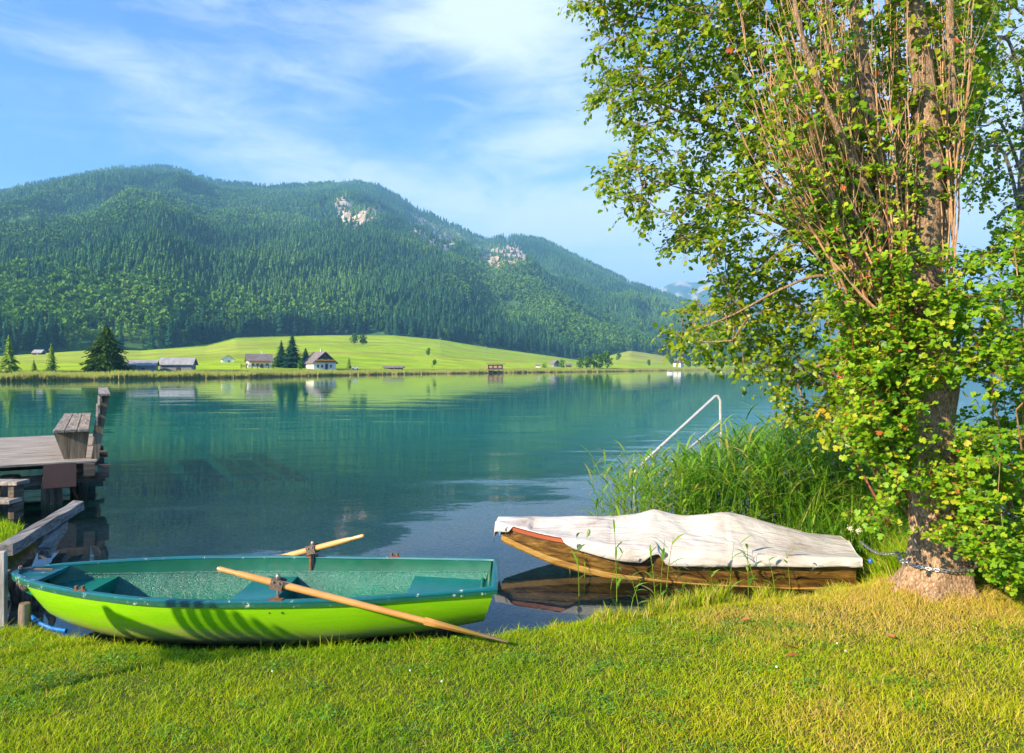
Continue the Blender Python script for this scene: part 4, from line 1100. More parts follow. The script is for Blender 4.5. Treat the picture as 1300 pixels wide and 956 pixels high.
def green_boat():
    e = empty('rowing_boat', (-.13, 5.72, 0.0), math.pi); tag(e, 'lime green rowing boat with teal inside and two oars, moored bow to the bank', 'rowing boat')
    mh = hull_mat()
    teal = painted('teal_inside', (.0, .11, .085), (.0, .15, .12), (.30, .42, .36), .66, .22)
    liner = painted('teal_liner', (.0, .11, .07), (.0, .16, .10), (.22, .42, .32), .72, .14)
    for q in liner.node_tree.nodes:
        if q.type == 'BUMP': q.inputs['Strength'].default_value = .9; q.inputs['Distance'].default_value = .02
    tealdk = painted('deep_green_inside', (.0, .085, .038), (.0, .12, .06), (.2, .34, .26), .70, .3)
    blue = painted('blue_rim_paint', (.0, .10, .12), (.0, .14, .15), (.50, .58, .52), .60, .3)
    ng = painted('dark_green_strake', (.0, .075, .035), (.0, .09, .045), (.45, .5, .42), .60, .35)
    ts = [i / 60 for i in range(61)]; aa = [i / 12 for i in range(13)]
    m = MB(); vs = []
    ring = [(s, a) for s, a in [(1, a) for a in aa] + [(-1, a) for a in aa[::-1][1:]]]
    for t in ts:
        for s, a in ring:
            x, y, z = boat_sec(t, a); vs.append((x, s * y, z))
    n = len(ring); fs = []
    for i in range(60):
        for k in range(n - 1): fs.append((i * n + k, i * n + k + 1, (i + 1) * n + k + 1, (i + 1) * n + k))
    fs.append(tuple(range(n)))   # transom
    m.add(vs, fs); m.build('hull', mh, e, smooth=True)
    # inner shell: upper side wall, then moulded liner with rounded step
    m = MB(); vs = []; tt = [.012 + i / 60 * .980 for i in range(61)]; al = [0, .08, .16, .22]
    for t in tt:
        for s in (1, -1):
            for a in al:
                x, y, z = boat_sec(t, a, .028); vs.append((x, s * y, z))
    fs = []; L = len(al)
    for i in range(60):
        for h in (0, L):
            for k in range(L - 1): fs.append((i * 2 * L + h + k, i * 2 * L + h + k + 1, (i + 1) * 2 * L + h + k + 1, (i + 1) * 2 * L + h + k))
    # inside of the transom
    fs.append(tuple(list(range(L)) + list(range(2 * L - 1, L - 1, -1)))); 
    m.add(vs, fs); m.build('side_wall', tealdk, e, smooth=True)
    m = MB(); vs = []; al = [.20 + i / 16 * .8 for i in range(17)]; ring = [(1, a) for a in al] + [(-1, a) for a in al[::-1][1:]]; n = len(ring)
    tt = [.012 + i / 60 * .955 for i in range(61)]
    for t in tt:
        for s, a in ring:
            x, y, z = boat_sec(t, a, .055); vs.append((x, s * y, max(z, .045 + .0 * t)))
    fs = []
    for i in range(60):
        for k in range(n - 1): fs.append((i * n + k, i * n + k + 1, (i + 1) * n + k + 1, (i + 1) * n + k))
    m.add(vs, fs); m.build('floor_liner', liner, e, smooth=True)
    # small ledge between the two
    m = MB()
    for s in (1, -1):
        pts = []
        for t in tt:
            x, y, z = boat_sec(t, .215, .026); x2, y2, z2 = boat_sec(t, .20, .06); pts.append(((x, s * y, z), (x, s * (y2 - .004), z + .004)))
        vs = [p for q in pts for p in q]; m.add(vs, [(2 * i, 2 * i + 1, 2 * i + 3, 2 * i + 2) for i in range(60)])
    m.build('ledge', tealdk, e)
    # gunwale
    m = MB(); st = MB()
    def rim(mb, prof, closed=True):
        vs = []; idx = []
        seq = [(1, t) for t in ts] + [(-1, t) for t in ts[::-1]]
        for s, t in seq:
            x, y, z = boat_sec(t, 0); 
            for o_, dz in prof: vs.append((x + (o_ if t > .985 else 0) - (o_ if t < .008 else 0), s * max(y + o_, .0), z + dz))
        n = len(prof); k = len(seq); fs = []
        for i in range(k - 1):
            for j in range(n): fs.append((i * n + j, i * n + (j + 1) % n, (i + 1) * n + (j + 1) % n, (i + 1) * n + j))
        for j in range(n): fs.append(((k - 1) * n + j, (k - 1) * n + (j + 1) % n, (j + 1) % n, j))
        mb.add(vs, fs)
    rim(m, [(-.032, .0), (-.026, .012), (.012, .014), (.022, .006), (.022, -.004), (-.030, -.006)]); m.build('gunwale', blue, e, smooth=True)
    rim(st, [(.0, -.006), (.018, -.006), (.020, -.034), (.002, -.038)]); st.build('rub_rail', ng, e)
    # bow deck (triangular seat), thwart, stern bench
    def deck(name, t0, t1, z, mat, lip=.07, inset=.05, a=.22):
        m = MB(); k = 14; vs = []
        for i in range(k + 1):
            t = t0 + (t1 - t0) * i / k; zz = z if not callable(z) else z(t)
            g = smooth_i(t, BOAT_G); aq = min(1, max(.0, math.asin(max(0, min(1, ((g - zz) / (g - smooth_i(t, BOAT_K))))) ** (1 / 1.15)) / (math.pi / 2)))
            x, y, _ = boat_sec(t, aq, .030)
            vs += [(t * BL, y, zz), (t * BL, -y, zz)]
        fs = [(2 * i, 2 * i + 1, 2 * i + 3, 2 * i + 2) for i in range(k)]
        y0 = vs[0][1]
        m.add(vs, fs)
        for q, sg in ((0, 1), (len(vs) - 2, -1)):
            x0, yy, zz = vs[q]
            tq = x0 / BL; g = smooth_i(tq, BOAT_G); k_ = smooth_i(tq, BOAT_K) + .06; zb = max(zz - lip, k_ + .02)
            aq = math.asin(max(0, min(1, (g - zb) / (g - k_))) ** (1 / 1.15)) / (math.pi / 2); yb = boat_sec(tq, aq, .06)[1]
            m.add([(x0, yy, zz), (x0, -yy, zz), (x0, -yb, zb), (x0, yb, zb)], [(0, 1, 2, 3)])
        return m.build(name, mat, e)
    deck('bow_seat', .835, .968, .315, painted('bow_seat_paint', (.0, .16, .12), (.0, .2, .15), (.4, .5, .42), .68, .3), lip=.10)
    deck('breasthook', .925, .996, lambda t: smooth_i(t, BOAT_G) - .004, blue, lip=.03)
    tb = painted('seat_blue', (.0, .13, .14), (.0, .17, .17), (.3, .45, .45), .70, .25)
    deck('thwart', .455, .545, .255, tb, lip=.20)
    deck('stern_seat', .0125, .185, .285, tb, lip=.22)
    # raised moulding behind the stern seat
    m = MB(); 
    pts = [boat_sec(t, .21, .05) for t in [.19, .15, .10, .05, .025]]
    path = [(p[0], p[1] - .0, .292) for p in pts] + [(pts[-1][0], -p[1], .292) for p in pts[::-1][:1]] + [(p[0], -p[1], .292) for p in pts[::-1][1:]]
    m.tube(path, .012, 6); m.build('seat_edge_moulding', teal, e, smooth=True)
    ml = pmat('galvanised_fittings', (.25, .24, .22), (.4, .37, .33), 30, .45, .2, metal=.8); mr = pmat('rusty_fittings', (.16, .07, .035), (.28, .13, .06), 40, .8, .4, metal=.3)
    # cleats: bow near side and stern far side
    for (t, s) in ((.80, 1), (.235, -1)):
        x, y, z = boat_sec(t, 0); c = MB(); 
        for d in (-.025, .025): c.lathe([(.014, 0), (.010, .02), (.015, .026), (.013, .035), (.002, .038)], (x + d, s * (y - .005), z + .012), 10)
        c.box((x, s * (y - .005), z + .016), (.09, .022, .008)); c.build('cleat', mr, e, smooth=True)
    # rivets below the rowlock
    for d in (-.04, .05):
        x, y, z = boat_sec(.408, 0.16); c = MB(); c.lathe([(.008, 0), (.006, .006), (.001, .008)], (0, 0, 0), 8); o = c.build('rivet', mr, e); o.location = (x + d, y + .002, z + .01); o.rotation_euler = (-math.pi / 2, 0, 0)
    # rowlock sockets
    for s in (1, -1):
        x, y, z = boat_sec(.408 if s > 0 else .428, 0); c = MB()
        c.box((x, s * (y - .008), z + .014), (.10, .045, .012)); c.lathe([(.017, -.10), (.017, .03), (.012, .034)], (x, s * (y - .042), z), 10)
        c.box((x, s * (y - .034), z - .05), (.03, .012, .09)); c.build('rowlock_socket', mr, e)
    # mooring rope at the bow
    return e
GB = green_boat()

def oar(name, lock, grip, tip, label, blade_up):
    wood = pmat('varnished_oar', (.55, .25, .06), (.68, .36, .11), 3.0, .35, .08, stretch=(1, 1, 1), spec=.5, coat=.4, c3=(.50, .30, .12))
    lock, grip, tip = Vector(lock), Vector(grip), Vector(tip)
    e = empty(name, tuple(lock)); tag(e, label, 'oar', None)
    L = lambda v: v - lock
    d = (tip - grip).normalized(); Ln = (tip - grip).length; d1 = (lock - grip).normalized()
    bs = tip - d * .62
    m = MB(); m.tube([L(grip), L(grip + d * .02), L(grip + d * .14), L(grip + d * .16), L(grip + d * .3), L(lock), L(bs), L(tip - d * .3)], [.012, .018, .017, .022, .026, .027, .022, .014], 12); m.build('shaft', wood, e, smooth=True)
    up = Vector(blade_up); sd = d.cross(up).normalized(); up = sd.cross(d).normalized()
    m = MB(); vs = []
    k = 12
    for i in range(k + 1):
        t = i / k; c = L(bs + (tip - bs) * t); w = .024 + .052 * math.sin(min(1, t * 1.35) * math.pi / 2) ** 1.4 if t < .97 else .062; th = .020 * (1 - t) + .007
        vs += [c - sd * w, c - sd * w * .3 - up * th, c + sd * w * .3 - up * th, c + sd * w, c + sd * w * .3 + up * th, c - sd * w * .3 + up * th]
    fs = [(0, 1, 2, 3, 4, 5), tuple(6 * k + j for j in (5, 4, 3, 2, 1, 0))]
    for i in range(k):
        for j in range(6): fs.append((6 * i + j, 6 * i + (j + 1) % 6, 6 * i + 6 + (j + 1) % 6, 6 * i + 6 + j))
    m.add(vs, fs); m.build('blade', wood, e, smooth=True)
    # clamp and pin
    ml = pmat('grey_lock_metal', (.22, .20, .18), (.38, .34, .30), 30, .5, .2, metal=.7); rb = pmat('brown_lock_plate', (.10, .07, .055), (.18, .12, .09), 30, .7, .3)
    up0 = Vector((0, 0, 1)); sd0 = d.cross(up0).normalized()
    m = MB()
    for s in (-1, 1): m.beam(sd0 * s * .034 - d * .045, sd0 * s * .034 + d * .045, .010, .075)
    m.beam(up0 * -.036 - d * .045, up0 * -.036 + d * .045, .07, .008)
    m.build('clamp_plate', rb, e)
    m = MB()
    for q in (-.022, .022): m.tube([sd0 * -.05 + d * q + up0 * .02, sd0 * .05 + d * q + up0 * .02], .007, 8)
    m.tube([up0 * .065, up0 * -.15], .010, 8); m.lathe([(.017, -.04), (.018, 0), (.012, .012), (.004, .016)], (0, 0, .055), 8)
    m.build('pin', ml, e)
    return e
def place_oars():
    # near gunwale point and far gunwale point of the rowlocks
    x, y, z = boat_sec(.475, 0)
    nl = Vector((-.13 - x, 5.72 - (y - .042), z + .115)); fl = Vector((-.13 - x, 5.72 + (y - .042), z + .115))
    nl = P(353, 741, nl.y); 
    fl = P(397, 697, fl.y)
    tip = P(647, 816, (H - .13) * F / (816 - HY)); gz = float(ground_z(tip.x, tip.y)) + .03; tip = G(645, 815, gz)
    d = (nl - tip).normalized()
    # the grip lies on the line beyond the lock
    grip = nl + d * .46
    oar('oar', nl, grip, tip, 'near oar, its blade resting on the lawn, across the near gunwale', (0, .3, 1))
    grip = P(462, 680, fl.y - .18); d = (fl - grip).normalized(); tip = grip + d * 2.15
    oar('oar', fl, grip, tip, 'far oar, grip raised over the far gunwale, blade in the water', (0, .3, 1))
place_oars()

# ------------------------------------------------------------------ covered wooden boat
CB_L = 3.62
CB_B = [(0, .43), (.15, .52), (.4, .58), (.65, .54), (.82, .40), (.93, .24), (1, .10)]
CB_K = [(0, -.01), (.2, -.04), (.5, -.03), (.7, .02), (.85, .11), (1, .25)]
CB_G = [(0, .33), (.3, .33), (.6, .345), (.85, .385), (1, .43)]
def cb_frame(t): return smooth_i(t, CB_B), smooth_i(t, CB_K), smooth_i(t, CB_G)
def wood_hull_mat(name, a, b, c, d):
    m, nt, ns, lk = newmat(name)
    out = N(nt, 'ShaderNodeOutputMaterial'); bs = N(nt, 'ShaderNodeBsdfPrincipled'); lk.new(bs.outputs[0], out.inputs[0])
    tc = N(nt, 'ShaderNodeTexCoord'); mp = N(nt, 'ShaderNodeMapping'); mp.inputs['Scale'].default_value = (1.1, 3, 9); lk.new(tc.outputs['Object'], mp.inputs[0])
    n1 = N(nt, 'ShaderNodeTexNoise'); n1.inputs['Scale'].default_value = 2.6; n1.inputs['Detail'].default_value = 9; n1.inputs['Roughness'].default_value = .72; n1.inputs['Distortion'].default_value = .8; lk.new(mp.outputs[0], n1.inputs[0])
    lk.new(ramp(nt, n1.outputs[0], [(.36, a), (.47, b), (.56, c), (.68, d)]), bs.inputs['Base Color'])
    bs.inputs['Roughness'].default_value = .5; bs.inputs['Coat Weight'].default_value = .15
    bp = N(nt, 'ShaderNodeBump'); bp.inputs['Strength'].default_value = .4; bp.inputs['Distance'].default_value = .01; lk.new(n1.outputs[0], bp.inputs['Height']); lk.new(bp.outputs[0], bs.inputs['Normal'])
    return m
def covered_boat():
    st = Vector((3.30, 7.02)); bw = Vector((-.10, 7.72)); dv = bw - st; rz = math.atan2(dv.y, dv.x)
    global CB_L; CB_L = dv.length
    e = empty('covered_boat', (st.x, st.y, -.015), rz); tag(e, 'brown wooden boat under a white tarpaulin, chained to the big trunk', 'boat')
    mw = wood_hull_mat('old_varnished_planks', (.035, .018, .006), (.10, .05, .010), (.20, .105, .018), (.36, .22, .06))
    mk = wood_hull_mat('ochre_bottom_strake', (.22, .12, .03), (.36, .20, .04), (.42, .26, .07), (.34, .24, .10))
    mr = painted('red_rail_paint', (.28, .05, .015), (.35, .08, .02), (.30, .2, .15), .65, .5)
    nt_ = 50
    # near side is +y in the boat frame (frame turned about 180 deg): section with flat bottom
    m = MB(); kb = MB(); rr = MB(); fl = MB()
    for s in (1, -1):
        vs = []
        for i in range(nt_ + 1):
            t = i / nt_; b, k, g = cb_frame(t)
            for f in (0, .33, .66, 1):       # three planks, slight lap
                y = b * (.80 + .20 * f ** .8); z = k + .055 + (g - k - .055) * f
                vs.append((t * CB_L, s * y, z))
                if f in (.33, .66): vs.append((t * CB_L, s * (y + .008), z + .002))
        n = 6; fs = []
        for i in range(nt_):
            for j in range(n - 1): fs.append((i * n + j, i * n + j + 1, i * n + n + j + 1, i * n + n + j))
        m.add(vs, fs)
        vs = []
        for i in range(nt_ + 1):
            t = i / nt_; b, k, g = cb_frame(t); y = b * .80
            for o_, dz in ((.004, .058), (.014, .050), (.0, .0), (-.05, -.02)): vs.append((t * CB_L, s * (y + o_), k + dz))
        n = 4; fs = [(i * n + j, i * n + j + 1, i * n + n + j + 1, i * n + n + j) for i in range(nt_) for j in range(3)]
        kb.add(vs, fs)
        vs = []
        for i in range(nt_ + 1):
            t = i / nt_; b, k, g = cb_frame(t)
            for o_, dz in ((.0, -.035), (.018, -.033), (.018, .004), (-.02, .004)): vs.append((t * CB_L, s * (b + o_), g + dz))
        rr.add(vs, [(i * n + j, i * n + j + 1, i * n + n + j + 1, i * n + n + j) for i in range(nt_) for j in range(3)])
    vs = []
    for i in range(nt_ + 1):
        t = i / nt_; b, k, g = cb_frame(t); vs += [(t * CB_L, b * .78, k - .015), (t * CB_L, -b * .78, k - .015)]
    fl.add(vs, [(2 * i, 2 * i + 1, 2 * i + 3, 2 * i + 2) for i in range(nt_)])
    for t in (0, 1):
        b, k, g = cb_frame(t); x = t * CB_L
        m.add([(x, b * .8, k - .01), (x, -b * .8, k - .01), (x, -b, g), (x, b, g)], [(0, 1, 2, 3)])
    m.build('hull', mw, e, smooth=True); kb.build('bottom_strake', mk, e, smooth=True); fl.build('bottom', mk, e); rr.build('gunwale', mr, e)
    # tarpaulin: across u from -1 (far) .. 1 (near), skirts hang outside the rail
    mt, nt, ns, lk = newmat('white_tarpaulin')
    out = N(nt, 'ShaderNodeOutputMaterial'); bs = N(nt, 'ShaderNodeBsdfPrincipled'); lk.new(bs.outputs[0], out.inputs[0])
    tc = N(nt, 'ShaderNodeTexCoord')
    n1 = N(nt, 'ShaderNodeTexNoise'); n1.inputs['Scale'].default_value = 2.4; n1.inputs['Detail'].default_value = 9; n1.inputs['Roughness'].default_value = .7; lk.new(tc.outputs['Object'], n1.inputs[0])
    lk.new(ramp(nt, n1.outputs[0], [(.28, (.26, .21, .17)), (.40, (.46, .41, .37)), (.56, (.56, .53, .49))]), bs.inputs['Base Color']); bs.inputs['Roughness'].default_value = .55
    mp = N(nt, 'ShaderNodeMapping'); mp.inputs['Scale'].default_value = (1, 3.5, 3.5); mp.inputs['Rotation'].default_value = (0, 0, .35); lk.new(tc.outputs['Object'], mp.inputs[0])
    n2 = N(nt, 'ShaderNodeTexNoise'); n2.inputs['Scale'].default_value = 3; n2.inputs['Detail'].default_value = 5; n2.inputs['Distortion'].default_value = 1.2; lk.new(mp.outputs[0], n2.inputs[0])
    bp = N(nt, 'ShaderNodeBump'); bp.inputs['Strength'].default_value = .7; bp.inputs['Distance'].default_value = .035; lk.new(n2.outputs[0], bp.inputs['Height']); lk.new(bp.outputs[0], bs.inputs['Normal'])
    ridge = [(0, .375), (.06, .405), (.18, .50), (.30, .605), (.36, .61), (.44, .555), (.50, .585), (.535, .625), (.58, .57), (.66, .53), (.8, .50), (.92, .475), (1, .455)]
    hem = [(0, .065), (.12, .065), (.25, .075), (.40, .11), (.50, .12), (.52, .02), (.54, .035), (.57, .12), (.66, .11), (.755, .075), (.785, .03), (.80, -.01), (.955, -.008), (.97, .05), (1, .075)]
    nu = 150; nv = 34; vs = []
    for i in range(nu + 1):
        t = -.012 + 1.028 * i / nu; tc_ = min(max(t, 0), 1); b, k, g = cb_frame(tc_); top = float((I(tc_ - .02, ridge) + I(tc_, ridge) * 2 + I(tc_ + .02, ridge)) / 4)
        pe = min(1, abs(.5 - (t)) / .5) ** 30
        hl = float(I(tc_, hem)); hlf = .09
        x = t * CB_L
        for j in range(nv + 1):
            v = -1.28 + 2.56 * j / nv
            if abs(v) <= 1:
                q = abs(v)
                shape = (1 - q ** 1.15) if .33 < tc_ < .66 else (1 - q ** 1.35)
                z = g + .012 + (top - g) * shape
                y = v * (b + .016)
                f = .012 * math.sin(9 * t + 5 * v) * (1 - q) * q * 3 + .010 * (float(fbm(t * 16 + v * 3, v * 2.4, 7, 3)) - .5) * 2 * (1 - q ** 4)
                # taut creases running from the peaks to the rail
                for tp, sl in ((.33, .10), (.33, -.12), (.53, .06), (.53, -.16), (.53, .24)):
                    c = t - tp - sl * v * (1 if v > 0 else -1)
                    f += .034 * math.exp(-(c / .012) ** 2) * (1 - q) * min(1, q * 4) * .8
                z += f
                if v > 0: z -= .03 * math.sin(math.pi * q) * (1 if tc_ < .9 else 0)
            else:
                w = (abs(v) - 1) / .28; dr = (hl if v > 0 else hlf) 
                y = math.copysign(b + .022 + .014 * w + .010 * math.sin(t * 60 + math.sin(t * 23) * 2) * w, v); z = g + .012 - (dr + .015) * w
                if hl < 0 and v > 0: y = math.copysign(b + .016, v) - .01 * w; z = g + .012 - dr * w
            if t < 0 or t > 1:
                pass
            vs.append((x, y, z))
    fs = [(i * (nv + 1) + j, i * (nv + 1) + j + 1, (i + 1) * (nv + 1) + j + 1, (i + 1) * (nv + 1) + j) for i in range(nu) for j in range(nv)]
    # end flaps
    for i, sg, dp in ((0, -1, .10), (nu, 1, .11)):
        base = [vs[i * (nv + 1) + j] for j in range(nv + 1)]; n0 = len(vs)
        for (x, y, z) in base: vs.append((x + sg * .012, y * 1.0, min(z, cb_frame(0 if i == 0 else 1)[2] + .012) - .0 if False else max(z - dp - max(0, z - .40) * .9, .20)))
        for j in range(nv): fs.append((i * (nv + 1) + j, i * (nv + 1) + j + 1, n0 + j + 1, n0 + j))
    cv = MB(); cv.add(vs, fs); o = cv.build('tarpaulin', mt, e, smooth=True)
    for md in list(o.modifiers): o.modifiers.remove(md)
    o.name = 'tarpaulin'
    so = o.modifiers.new('th', 'SOLIDIFY'); so.thickness = .004
    # eyelets
    me_ = pmat('eyelet_metal', (.05, .05, .05), (.35, .35, .35), 80, .4, .2, metal=.6)
    for t, dz in ((.115, -.055), (.505, -.02), (.745, -.035), (.975, -.03)):
        b, k, g = cb_frame(t); c = MB(); c.lathe([(.026, 0), (.026, .006), (.014, .008), (.014, .003), (.002, .003)], (0, 0, 0), 16)
        o = c.build('eyelet', me_, e, smooth=True); o.location = (t * CB_L, b + .036, g + dz); o.rotation_euler = (-math.pi / 2, 0, 0)
        ro = MB(); ro.tube([(t * CB_L, b + .045, g + dz), (t * CB_L + .012, b + .048, g + dz - .03), (t * CB_L + .02, b + .03, g + dz - .05)], .004, 6); ro.build('hook', me_, e)
    return e, Vector((st.x, st.y, .40))
CB, STERN = covered_boat()

# ------------------------------------------------------------------ jetty with bench
def grey_wood(name, a=(.20, .19, .19), b=(.40, .38, .36), ax=0, c=(.10, .09, .085), sc=1.0):
    st = [7, 7, 7]; st[ax] = .6
    m, nt, ns, lk = newmat(name)
    out = N(nt, 'ShaderNodeOutputMaterial'); bs = N(nt, 'ShaderNodeBsdfPrincipled'); lk.new(bs.outputs[0], out.inputs[0])
    tc = N(nt, 'ShaderNodeTexCoord'); mp = N(nt, 'ShaderNodeMapping'); mp.inputs['Scale'].default_value = [s * sc for s in st]; lk.new(tc.outputs['Object'], mp.inputs[0])
    n1 = N(nt, 'ShaderNodeTexNoise'); n1.inputs['Scale'].default_value = 3; n1.inputs['Detail'].default_value = 9; n1.inputs['Roughness'].default_value = .7; n1.inputs['Distortion'].default_value = .4; lk.new(mp.outputs[0], n1.inputs[0])
    lk.new(ramp(nt, n1.outputs[0], [(.32, c), (.45, a), (.62, b)]), bs.inputs['Base Color']); bs.inputs['Roughness'].default_value = .85; bs.inputs['Specular IOR Level'].default_value = .25
    bp = N(nt, 'ShaderNodeBump'); bp.inputs['Strength'].default_value = .8; bp.inputs['Distance'].default_value = .012; lk.new(n1.outputs[0], bp.inputs['Height']); lk.new(bp.outputs[0], bs.inputs['Normal'])
    return m
def jetty():
    A = Vector((-6.42, 11.0)); r = Vector((-.505, .863)); rz = math.atan2(r.y, r.x)
    # local x runs along the lake edge of the deck (away), local y = left of that = towards the land
    e = empty('jetty', (A.x, A.y, 0), rz); tag(e, 'grey weathered plank jetty over the water at the left', 'jetty')
    gw = grey_wood('deck_boards', (.27, .23, .19), (.50, .44, .38), ax=1, c=(.12, .10, .08)); dk = grey_wood('jetty_beams', (.10, .075, .055), (.20, .16, .12), ax=1, c=(.04, .03, .025)); po = grey_wood('jetty_posts', (.09, .065, .045), (.18, .13, .09), ax=2, c=(.03, .025, .02))
    zt = .66; Ld = 5.0; Wd = 5.2; nb = 30; w = Ld / nb
    for i in range(nb):
        m = MB(); y0 = random.uniform(-.02, .03)
        m.box((i * w + w / 2, Wd / 2 + y0, zt - .02 + random.uniform(-.003, .003)), (w - .012, Wd, .04), bev=.005)
        m.build('deck_board', gw, e)
    for y in (.12, 2.4, 4.8):
        m = MB(); m.box((Ld / 2 + (.0), y, zt - .14), (Ld + .12, .15, .19)); m.build('beam', dk, e)
    for x in (.35, 2.4, 4.7):
        m = MB(); m.box((x, Wd / 2, zt - .30), (.16, Wd + .2, .13)); m.build('beam', dk, e)
    for x, y in ((.30, .62), (.35, 1.15), (.55, 3.0), (2.4, .3), (2.4, 2.4), (4.6, .3), (4.6, 2.4), (4.6, 4.8)):
        m = MB(); m.tube([(x, y, -1.2), (x + .01, y, .0), (x, y, zt - .2)], [.15, .145, .13], 12); m.build('post', po, e, smooth=True)
    m = MB(); m.box((-.035, .50, zt - .20), (.02, .42, .36)); m.build('metal_panel', pmat('brown_sheet', (.10, .055, .045), (.12, .065, .05), 3, .55, .05), e)
    m = MB(); m.box((.06, -.07, zt + .05 - .23), (.18, .16, .20)); m.build('beam_end', dk, e)
    b = MB(); b.box((1.4, -.08, zt - .06), (.2, .12, .1)); b.build('bracket', dk, e)
    # bench
    be = empty('bench', (A.x + r.x * .12, A.y + r.y * .12, zt), rz); tag(be, 'long grey wooden bench on the lake edge of the jetty', 'bench')
    bw = grey_wood('bench_boards', (.21, .18, .15), (.42, .37, .32), ax=0, c=(.09, .08, .075)); br = grey_wood('bench_brown', (.15, .12, .08), (.27, .22, .15), ax=2, c=(.06, .05, .035))
    for k in range(3):
        m = MB(); m.box((2.25, .20 + k * .16, .455), (4.5, .15, .045), bev=.006); m.build('seat_board', bw, be)
    for x in (.22, 2.2, 4.2):
        m = MB(); m.hexa([(x - .03, .17, 0), (x + .03, .17, 0), (x + .03, .46, 0), (x - .03, .46, 0), (x - .03, .12, .43), (x + .03, .12, .43), (x + .03, .60, .43), (x - .03, .60, .43)]); m.build('leg', br, be)
    for x in (.1, 2.2, 4.3):
        m = MB(); m.beam((x, .05, -.02), (x, -.10, .98), .10, .09, up=(1, 0, 0)); m.build('back_post', br, be)
    for k, z in enumerate((.60, .78, .95)):
        m = MB(); yy = .05 - .15 * z + .058
        m.beam((-.02, yy, z), (4.5, yy, z), .03, .14 if k < 2 else .10, n=1); m.build('back_board', bw, be)
    m = MB(); m.beam((-.06, -.085, 1.005), (4.55, -.085, 1.005), .16, .035); m.build('top_rail', bw, be)
    # steps down to the bank
    s = empty('steps', (P(2, 611, 9.9).x, 9.9, .2)); tag(s, 'two grey wooden steps between bank and jetty', 'steps')
    for i, z in enumerate((.29, .06)):
        m = MB(); m.box((.0, -.15 * i, z), (.62, .26, .055), bev=.008); m.build('tread', gw, s)
    for x in (-.2, .2):
        m = MB(); m.box((x, .0, .0), (.08, .2, .5)); m.build('support', dk, s)
jetty()

def revetment():
    gw = grey_wood('timber_top', (.17, .155, .145), (.34, .32, .29), ax=1, c=(.06, .055, .045))
    # heavy timber edging the bank
    a = P(16, 688, 6.95); b = P(107, 636, 9.15); 
    a.z = .40; b.z = .40; a = Vector((-5.0, 7.0, .29)); b = Vector((-5.50, 9.0, .35))
    m = MB(); m.beam(a, b, .13, .11, jit=.010, n=9)
    o = m.build('bank_timber', gw); tag(o, 'heavy grey squared timber edging the bank beside the jetty', 'timber')
    m = MB(); m.beam(a + Vector((.09, .45, -.14)), b + Vector((.08, -.45, -.15)), .10, .11, jit=.012, n=7)
    o = m.build('lower_timber', gw); tag(o, 'lower split timber lying against the heavy bank timber', 'timber')
    # upright boards at the left border
    x = G(2, 770, .1); Y = 5.62
    bm = MB()
    for k in range(3):
        bm.box((-4.07 - .13 * k - (.0), Y + .03 * k, .33), (.115, .045, .62), bev=.006, rz=.1)
    o = bm.build('board_wall', grey_wood('upright_boards', (.30, .28, .27), (.52, .5, .46), ax=2, c=(.10, .09, .08))); tag(o, 'upright pale weathered boards holding the bank at the left edge', 'board wall')
    st = grey_wood('stake_wood', (.18, .13, .09), (.34, .26, .2), ax=2, c=(.07, .05, .04))
    p = G(31, 790, .1); p.y -= .0
    m = MB(); m.tube([(0, 0, -.2), (0, 0, .10), (.003, 0, .15)], [.045, .043, .038], 9); o = m.build('stake', st, smooth=True); o.location = (p.x, p.y, .10); tag(o, 'short cut off round stake at the bow of the green boat', 'stake')
    # gnarled stump where the timber meets the boards
    q = P(37, 705, 6.3)
    m = MB(); rr = random.Random(3)
    for i in range(9):
        a_ = rr.uniform(0, 6.28); d = rr.uniform(.02, .10); c = Vector((q.x + math.cos(a_) * d - .02, q.y + math.sin(a_) * d, 0))
        pts = [c + Vector((0, 0, -.2))]
        for k in range(5): pts.append(pts[-1] + Vector((rr.uniform(-.05, .05), rr.uniform(-.04, .04), rr.uniform(.07, .12))))
        m.tube(pts, [.055, .05, .048, .04, .03, .015], 7)
    o = m.build('old_root', grey_wood('root_wood', (.16, .12, .09), (.30, .24, .19), ax=2, c=(.05, .04, .03)), smooth=True); tag(o, 'gnarled grey root stump between the timber and the boards', 'stump')
    # mooring rope lashed at the bow
    rp = MB(); bow = Vector((-.13 - BL + .02, 5.72, .44))
    rp.tube([bow + Vector((.25, .03, .02)), bow + Vector((.02, 0, .03)), bow + Vector((-.12, .02, -.03)), Vector((-4.10, 5.66, .42)), Vector((-4.2, 5.64, .45))], .010, 6)
    o = rp.build('mooring_rope', pmat('dark_rope', (.10, .07, .04), (.2, .15, .1), 60, .9, .4)); tag(o, 'dark mooring rope from the green bow to the upright boards', 'rope')
    rp = MB(); z0 = .12
    pts = [G(40, 783, .10), G(52, 792, .08), G(66, 798, .06), G(84, 801, .06)]
    rp.tube(pts, .016, 8); o = rp.build('blue_hose', pmat('blue_hose', (.0, .12, .45), (.0, .18, .6), 20, .4, .1)); tag(o, 'short piece of bright blue hose lying under the green bow', 'hose')
revetment()

